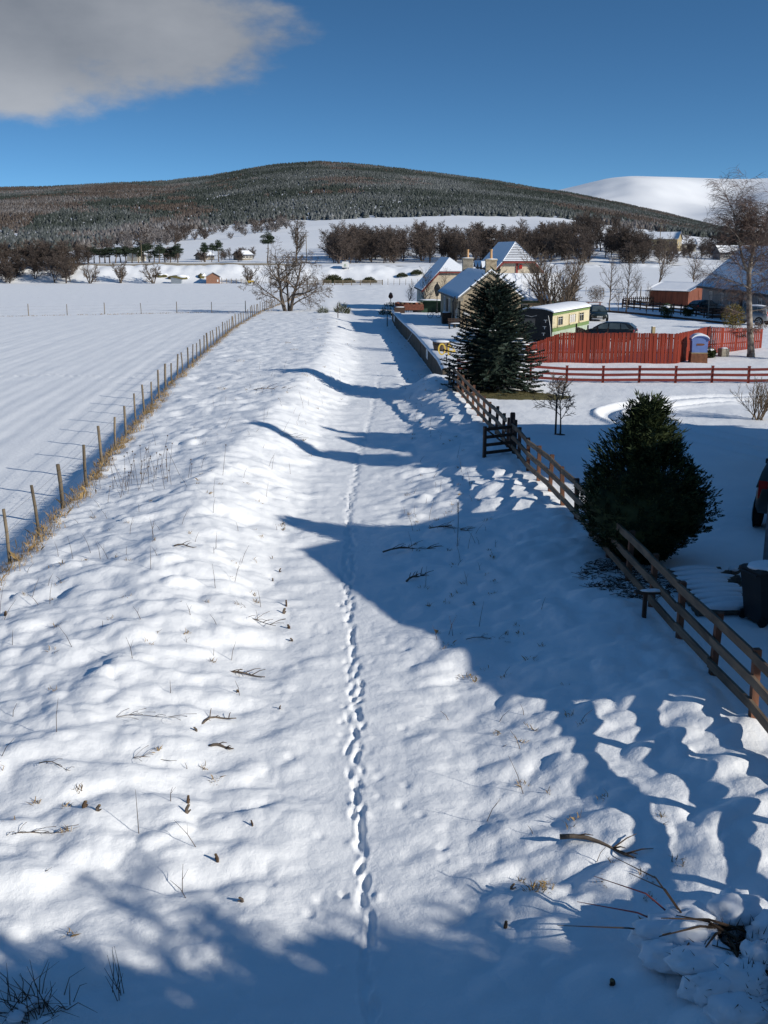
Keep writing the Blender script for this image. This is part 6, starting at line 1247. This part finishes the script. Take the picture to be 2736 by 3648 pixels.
# ------------------------------------------------------------------ litter of the snowfield: fallen branches, stumps, stems, tufts
def fallen(x, y, L, r, rz, lab, nside=5, curve=.2, seed=0, matl=None):
    R = random.Random(seed); o = thing('fallen_branch', lab, 'branch', (x, y, G(x, y) - .012), rz); m = MB(); pts = [Vector((-L / 2 + L * k / 6, curve * L * math.sin(k / 6 * 3.1), r * .7 + .03 * math.sin(k) + .02)) for k in range(7)]; m.tube(pts, [r * (1 - .11 * k) for k in range(7)], 6); m.build('stem', matl or M['bark'], o, True); t = MB()
    for k in range(nside): i = R.randrange(1, 6); a = R.uniform(-1.1, 1.1); d = Vector((math.cos(a), math.sin(a), R.uniform(.05, .5))) * L * R.uniform(.12, .4); t.tube([pts[i], pts[i] + d * .6 + Vector((0, 0, .02)), pts[i] + d], [r * .4, r * .3, .004], 4)
    t.build('side_twig', matl or M['stem'], o)
FB = [((545, 1345), 1.0, .02, -.4, 'forked dark branch lying on the bank left of the boot prints', 6), ((525, 1460), .75, .035, -.12, 'thick straight broken branch on the lit bank', 3), ((473, 1562), .55, .035, .5, 'curved bark-brown branch curling up from the snow', 2), ((478, 1618), .35, .04, -.1, 'short thick broken branch half under snow', 2), ((325, 1645), .7, .012, .05, 'pair of thin pale sticks lying on the bank', 3), ((305, 1555), 1.1, .010, .15, 'spray of fine bent stems on the left bank', 9), ((118, 1658), .5, .012, -.4, 'thin twig lying near the left edge of the bank', 3), ((885, 1190), 1.3, .035, .25, 'dark bushy dead branch with snow at the edge of the shade', 12), ((975, 1145), 1.1, .025, -.2, 'dead evergreen branch beside the upright dry stem', 12), ((905, 1250), .75, .04, .75, 'grey bundle of dead stalks at the edge of the shade', 10), ((1055, 1385), .8, .012, -.15, 'dark thin branch lying in the blue shade', 6), ((1290, 1835), .9, .05, -.5, 'dark stubby branch under snow beside the fence shadows', 4), ((590, 842), 1.8, .03, .1, 'dark branch pile far up the bank', 12), ((400, 1182), .5, .03, -.1, 'small dark stone-like branch end on the upper bank', 2), ((620, 945), 1.6, .022, -.2, 'long bent stick at the tip of a shadow', 5), ((65, 1810), .8, .015, .3, 'tangle of twigs under thin snow at the lower left', 7)]
from math import atan, tan, radians
def ray(u, v, z=0.35):
    xx_ = (u - 829.5) / 2237.5; yu = (1106 - v) / 2237.5; c, s_ = math.cos(radians(14.35)), math.sin(radians(14.35)); d = (xx_, c + yu * s_, -s_ + yu * c); zz_ = z
    for _ in range(12): t = (zz_ - CAM_H) / d[2]; zz_ = .5 * zz_ + .5 * G(d[0] * t, d[1] * t)
    return d[0] * t, d[1] * t
for i, ((u, v), L, r, rz, lab, ns) in enumerate(FB): x, y = ray(u, v); fallen(x, y, L, r * .62, rz, lab, ns + 2, .12 if i != 2 else .3, i)
ST_ = [(612, 1325, .07, .16), (618, 1310, .05, .2), (625, 1358, .06, .12), (632, 1385, .05, .1), (590, 1255, .04, .12), (604, 1235, .04, .14), (402, 1755, .06, .16), (405, 1735, .05, .14), (470, 1862, .05, .14), (525, 1948, .045, .09), (515, 1495, .05, .08), (12, 1328, .07, .12), (1103, 1920, .04, .1), (1090, 2005, .05, .10), (545, 1785, .03, .1), (425, 1580, .045, .1), (1325, 2125, .07, .1), (605, 1530, .03, .1), (210, 1750, .06, .12), (180, 1745, .07, .12)]
for i, (u, v, r, hh) in enumerate(ST_):
    r *= .75
    x, y = ray(u, v); o = thing('cut_stump', 'small cut brown stump poking through the snow of the bank', 'stump', (x, y, G(x, y)), i, 'cut stumps poking through the snow'); hh *= .6; m = MB().tube([(0, 0, -.1), (.01, 0, hh * .5), (.03, .02, hh)], [r * .55, r * .5, r * .42], 7); m.tube([(.02, 0, 0), (.05, .03, hh * .35)], [r * .3, r * .2], 5); m.build('wood', M['bark'] if i % 3 == 0 else M['stem'], o); MB().tube([(.0299, .0199, hh - .002), (.0303, .0203, hh + .004)], r * .38, 7).build('cut_face', M['straw'], o)
T = MB(); Rs = random.Random(66)
for k in range(240):                               # thin dead weed stems standing in the snow
    y = Rs.choice([Rs.uniform(9.5, 30), Rs.uniform(14, 60)]); x = ip(y, *XP) + Rs.choice([Rs.uniform(-6.8, -1.6), Rs.uniform(-6.8, -1.6), Rs.uniform(1.4, 3.6)]); z = G(x, y); hh = Rs.uniform(.12, .62) * (1 if k % 3 else .5); a = Rs.random() * 6.28; ln = Rs.uniform(.05, .6)
    p = Vector((x, y, z - .03)); d = Vector((math.cos(a) * ln, math.sin(a) * ln, 1)).normalized(); T.tube([p, p + d * hh * .5, p + d * hh + Vector((math.cos(a) * .04, math.sin(a) * .04, -.02))], [.0055, .0045, .002], 3, cap=False)
    if k % 4 == 0: T.tube([p + d * hh * .5, p + d * hh * .8 + Vector((.06, .03, 0))], [.003, .0015], 3, cap=False)
for k in range(46):                                # tall seed-headed weeds in a clump by the left fence
    x, y = -6.9 + Rs.gauss(0, .7), 28.3 + Rs.gauss(0, 1.0); z = G(x, y); hh = Rs.uniform(.4, 1.15); d = Vector((Rs.gauss(0, .22), Rs.gauss(0, .22), 1)).normalized(); p = Vector((x, y, z - .05)); T.tube([p, p + d * hh * .6, p + d * hh], [.006, .005, .003], 3, cap=False); T.blob(tuple(p + d * hh), (.022, .022, .022), k, 1, .2)
tag(T.build('dead_weeds', M['stem']), 'thin dead weed stems standing up through the snow of the bank', 'weeds', kind='stuff')
tf = [(ip(y, *XP) + Rs.choice([Rs.uniform(-6.5, -1.5), Rs.uniform(1.5, 3.6)]), y, Rs.randrange(6, 18), Rs.uniform(.03, .10)) for y in [Rs.choice([Rs.uniform(9, 30), Rs.uniform(10, 130)]) for _ in range(230)]]
tf += [(Rs.uniform(-95, -19), Rs.uniform(148, 280), Rs.randrange(2, 7), Rs.uniform(.2, .7)) for _ in range(420)]
x, y = ray(1165, 1915); tf += [(x, y, 120, .16)]
for (u, v) in ((635, 755), (570, 690), (520, 780), (480, 840), (660, 810), (745, 660), (700, 650), (620, 740), (690, 690)): x, y = ray(u, v); tf += [(x, y, 60, .3)]
blades('grass_tuft', tf, M['straw'], .04, .15, .006, 17, .8, 'small tufts of dead grass showing through the snow', 'grass')
# upright dry stem with a seed head near the shade
x, y = ray(988, 1180); o = thing('dry_stem', 'tall upright dry weed with a brushy head at the edge of the shade', 'weed', (x, y, G(x, y))); MB().tube([(0, 0, -.05), (.01, 0, .6), (0, 0, 1.02)], [.008, .007, .005], 5).build('stem', M['stem'], o); m = MB()
for k in range(60): a = k * 2.4; z = .78 + .27 * k / 60; m.tri((0, 0, z), (.004, .004, z), (.05 * math.cos(a), .05 * math.sin(a), z + .09))
m.build('seed_head', M['stem'], o)
# snow-laden brush heap at the bottom right, dead bush at the bottom left
o = thing('brush_heap', 'heap of cut brushwood loaded with snow below the bridge', 'brushwood', (3.12, 8.75, G(3.12, 8.75))); o.scale = (1.25, 1.25, 1.2); Rr_ = random.Random(15)
for k in range(9): MB().blob((.45 + Rr_.gauss(0, .35), -.25 + Rr_.gauss(0, .2), .04), (.22, .16, .14), k + 40, 3, .6, 2.6).build('dark_filler', M['soil'], o, True)  # dark blobs added to darken the gaps inside the heap
for k in range(26):
    a = Rr_.uniform(2.2, 4.6) if k < 14 else Rr_.random() * 6.28; q = Rr_.uniform(0, .5); b0_ = Vector((math.cos(a * 2) * q + .25, math.sin(a * 2) * q, Rr_.uniform(0, .2))); d = Vector((math.cos(a), math.sin(a) * .8, Rr_.uniform(-.05, .35))); L = Rr_.uniform(.4, .95); MB().tube([b0_, b0_ + d * L * .5 + Vector((0, 0, .06)), b0_ + d * L], [.014, .010, .004], 5).build('branch', M['stem'], o)
for k, (dx, dy, dz) in enumerate(((-.5, .45, .5), (-.9, .5, .15), (-1.1, .25, .1), (-.75, .6, .35), (-.6, .62, .55))): MB().tube([(.0, .1, .1), (dx * .5, dy * .6, dz * .7 + .1), (dx, dy, dz * .9 + .03)], [.011, .008, .003], 4).build('red_shoot', M['trim'] if k % 2 else M['stem'], o)
m = MB(); needle_cloud(m, (.35, -.25, .14), (.7, .6, .2), 900, Rr_, .09, .005); m.build('dead_foliage', M['soil'], o)
for k in range(30):
    a = Rr_.random() * 6.28; q = Rr_.random() ** .5; c = (.35 + math.cos(a) * q * .72, -.1 + math.sin(a) * q * .62, .28 - .20 * q + Rr_.uniform(0, .08)); MB().blob(c, (Rr_.uniform(.12, .27), Rr_.uniform(.10, .18), Rr_.uniform(.09, .16)), k, 3, .42, 2.4).build('snow_clump', M['roof_snow'], o, True)
x, y = ray(75, 2185, .2); o = thing('dead_bush', 'low dead bush with dark stems at the foot of the bridge', 'bush', (x, y, G(x, y)));
for k in range(60): a = Rr_.random() * 6.28; ln = Rr_.uniform(.3, 2.2); L = Rr_.uniform(.15, .6); b_ = Vector((Rr_.gauss(0, .14), Rr_.gauss(0, .09), -.03)); d = Vector((math.cos(a) * ln, math.sin(a) * ln, 1)).normalized(); MB().tube([b_, b_ + d * L * .5 + Vector((Rr_.gauss(0, .03), Rr_.gauss(0, .03), .02)), b_ + d * L + Vector((Rr_.gauss(0, .06), Rr_.gauss(0, .06), -.06 * ln))], [.005, .004, .0015], 4).build('stem', M['stem'], o)
for k in range(6): MB().blob((Rr_.gauss(0, .16), Rr_.gauss(0, .1), .06), (.08, .06, .035), k, 2, .4).build('snow_clump', M['roof_snow'], o, True)
x, y = ray(262, 2150, .2); o = thing('dead_bush', 'few upright dead stems beside the low bush below the bridge', 'bush', (x, y, G(x, y)))
for k in range(8): a = Rr_.random() * 6.28; ln = Rr_.uniform(.05, .45); L = Rr_.uniform(.2, .6); d = Vector((math.cos(a) * ln, math.sin(a) * ln, 1)).normalized(); b_ = Vector((Rr_.gauss(0, .06), Rr_.gauss(0, .06), -.03)); MB().tube([b_, b_ + d * L * .5 + Vector((Rr_.gauss(0, .02), Rr_.gauss(0, .02), 0)), b_ + d * L], [.004, .0035, .0015], 4).build('stem', M['stem'], o)

# ------------------------------------------------------------------ beyond the frame: the bridge underfoot, the road trees and the two houses whose shadows fall across the snow
br = thing('road_bridge', 'stone road bridge over the old track bed', 'bridge', (0, -3.9, 0)); DZ = 5.3
MB().box((0, 0, DZ - .3), (22, 6.4, .6)).build('deck', M['stonedark'], br)
for sy in (-3.3, 3.3): MB().box((0, sy, DZ + .55), (26, .35, 1.1)).build('parapet', M['stonedark'], br); MB().box((0, sy, DZ + 1.14), (26, .45, .08)).build('coping', M['stonedark'], br)
for sx in (-6.5, 6.5): MB().box((sx, 0, DZ / 2 - .5), (1.2, 6.4, DZ + .4)).build('abutment', M['stonedark'], br)
Rv = random.Random(4)
for k, (x, y, s) in enumerate(((11.5, .3, .80), (14, .2, .72), (16.5, .4, .78), (19, .2, .70), (22, .4, .80), (25, .2, .74))):
    place_tree('roadside_tree', 'dense bare hedgerow tree beside the bridge road', 'tree', fk[k % 4], (M['bark'], M['twig']), (x, y, 4.0), k * 1.7, s * .36, 'hedgerow trees along the bridge road', sxy=s * 1.2)
hd = thing('road_hedge', 'clipped evergreen hedge along the road by the bridge', 'hedge', (18.6, .6, 2.6))
for k in range(16): m = MB(); needle_cloud(m, (-9.5 + k * 1.25, 0, 2.0), (.95, .6, 2.3 + .2 * math.sin(k * 1.9)), 1100, Rv, .35, .15); m.build('hedge_section', M['cypress'], hd)
def side_house(lab, x0, y0, y1, yr, eS, eN, rid, L, z0):
    o = thing('bungalow', lab, 'building', (x0, 0, z0)); MB().prism([(0, y0, -.4), (0, y1, -.4), (0, y1, eN), (0, yr, rid), (0, y0, eS)], (L, 0, 0)).build('wall', M['cream'], o)
    sS = (rid - eS) / (yr - y0); sN = (rid - eN) / (y1 - yr)
    for P in ([(-.25, y0 - .4, eS - .4 * sS), (L + .3, y0 - .4, eS - .4 * sS), (L + .3, yr, rid), (-.25, yr, rid)], [(L + .3, y1 + .4, eN - .4 * sN), (-.25, y1 + .4, eN - .4 * sN), (-.25, yr, rid), (L + .3, yr, rid)]):
        slab(P, .12).build('roof', M['slate'], o); snow_sheet([(q[0], q[1], q[2] + .125) for q in P], .10, .04, 1, 8).build('roof_snow', M['roof_snow'], o, True)
    for yy_ in (y0 + 1.6, y1 - 1.6): window(o, (0, yy_, .9), 1.1, 1.2, 'y', -1)
    return o
side_house('cream bungalow end-on to the track beside the bins', 9.4, 11.3, 22.0, 17.3, 3.1, 3.2, 4.8, 11, .35)
o = side_house('tall cream house on the far side of the shaded drive', 13.9, 23.4, 34.6, 30.8, 3.0, 4.6, 6.7, 10, .35)
chimney(o, (2.7, 30.8, 6.3), (.9, .7), 1.3, 2, M['stonedark'])
place_tree('garden_conifer', 'tall narrow conifer at the corner of the cream house across the drive', 'tree', spruce_mesh(333, 9.3, 1.5, 40, 60, .5), (M['bark'], M['spruce']), (13.3, 27.4, .3))
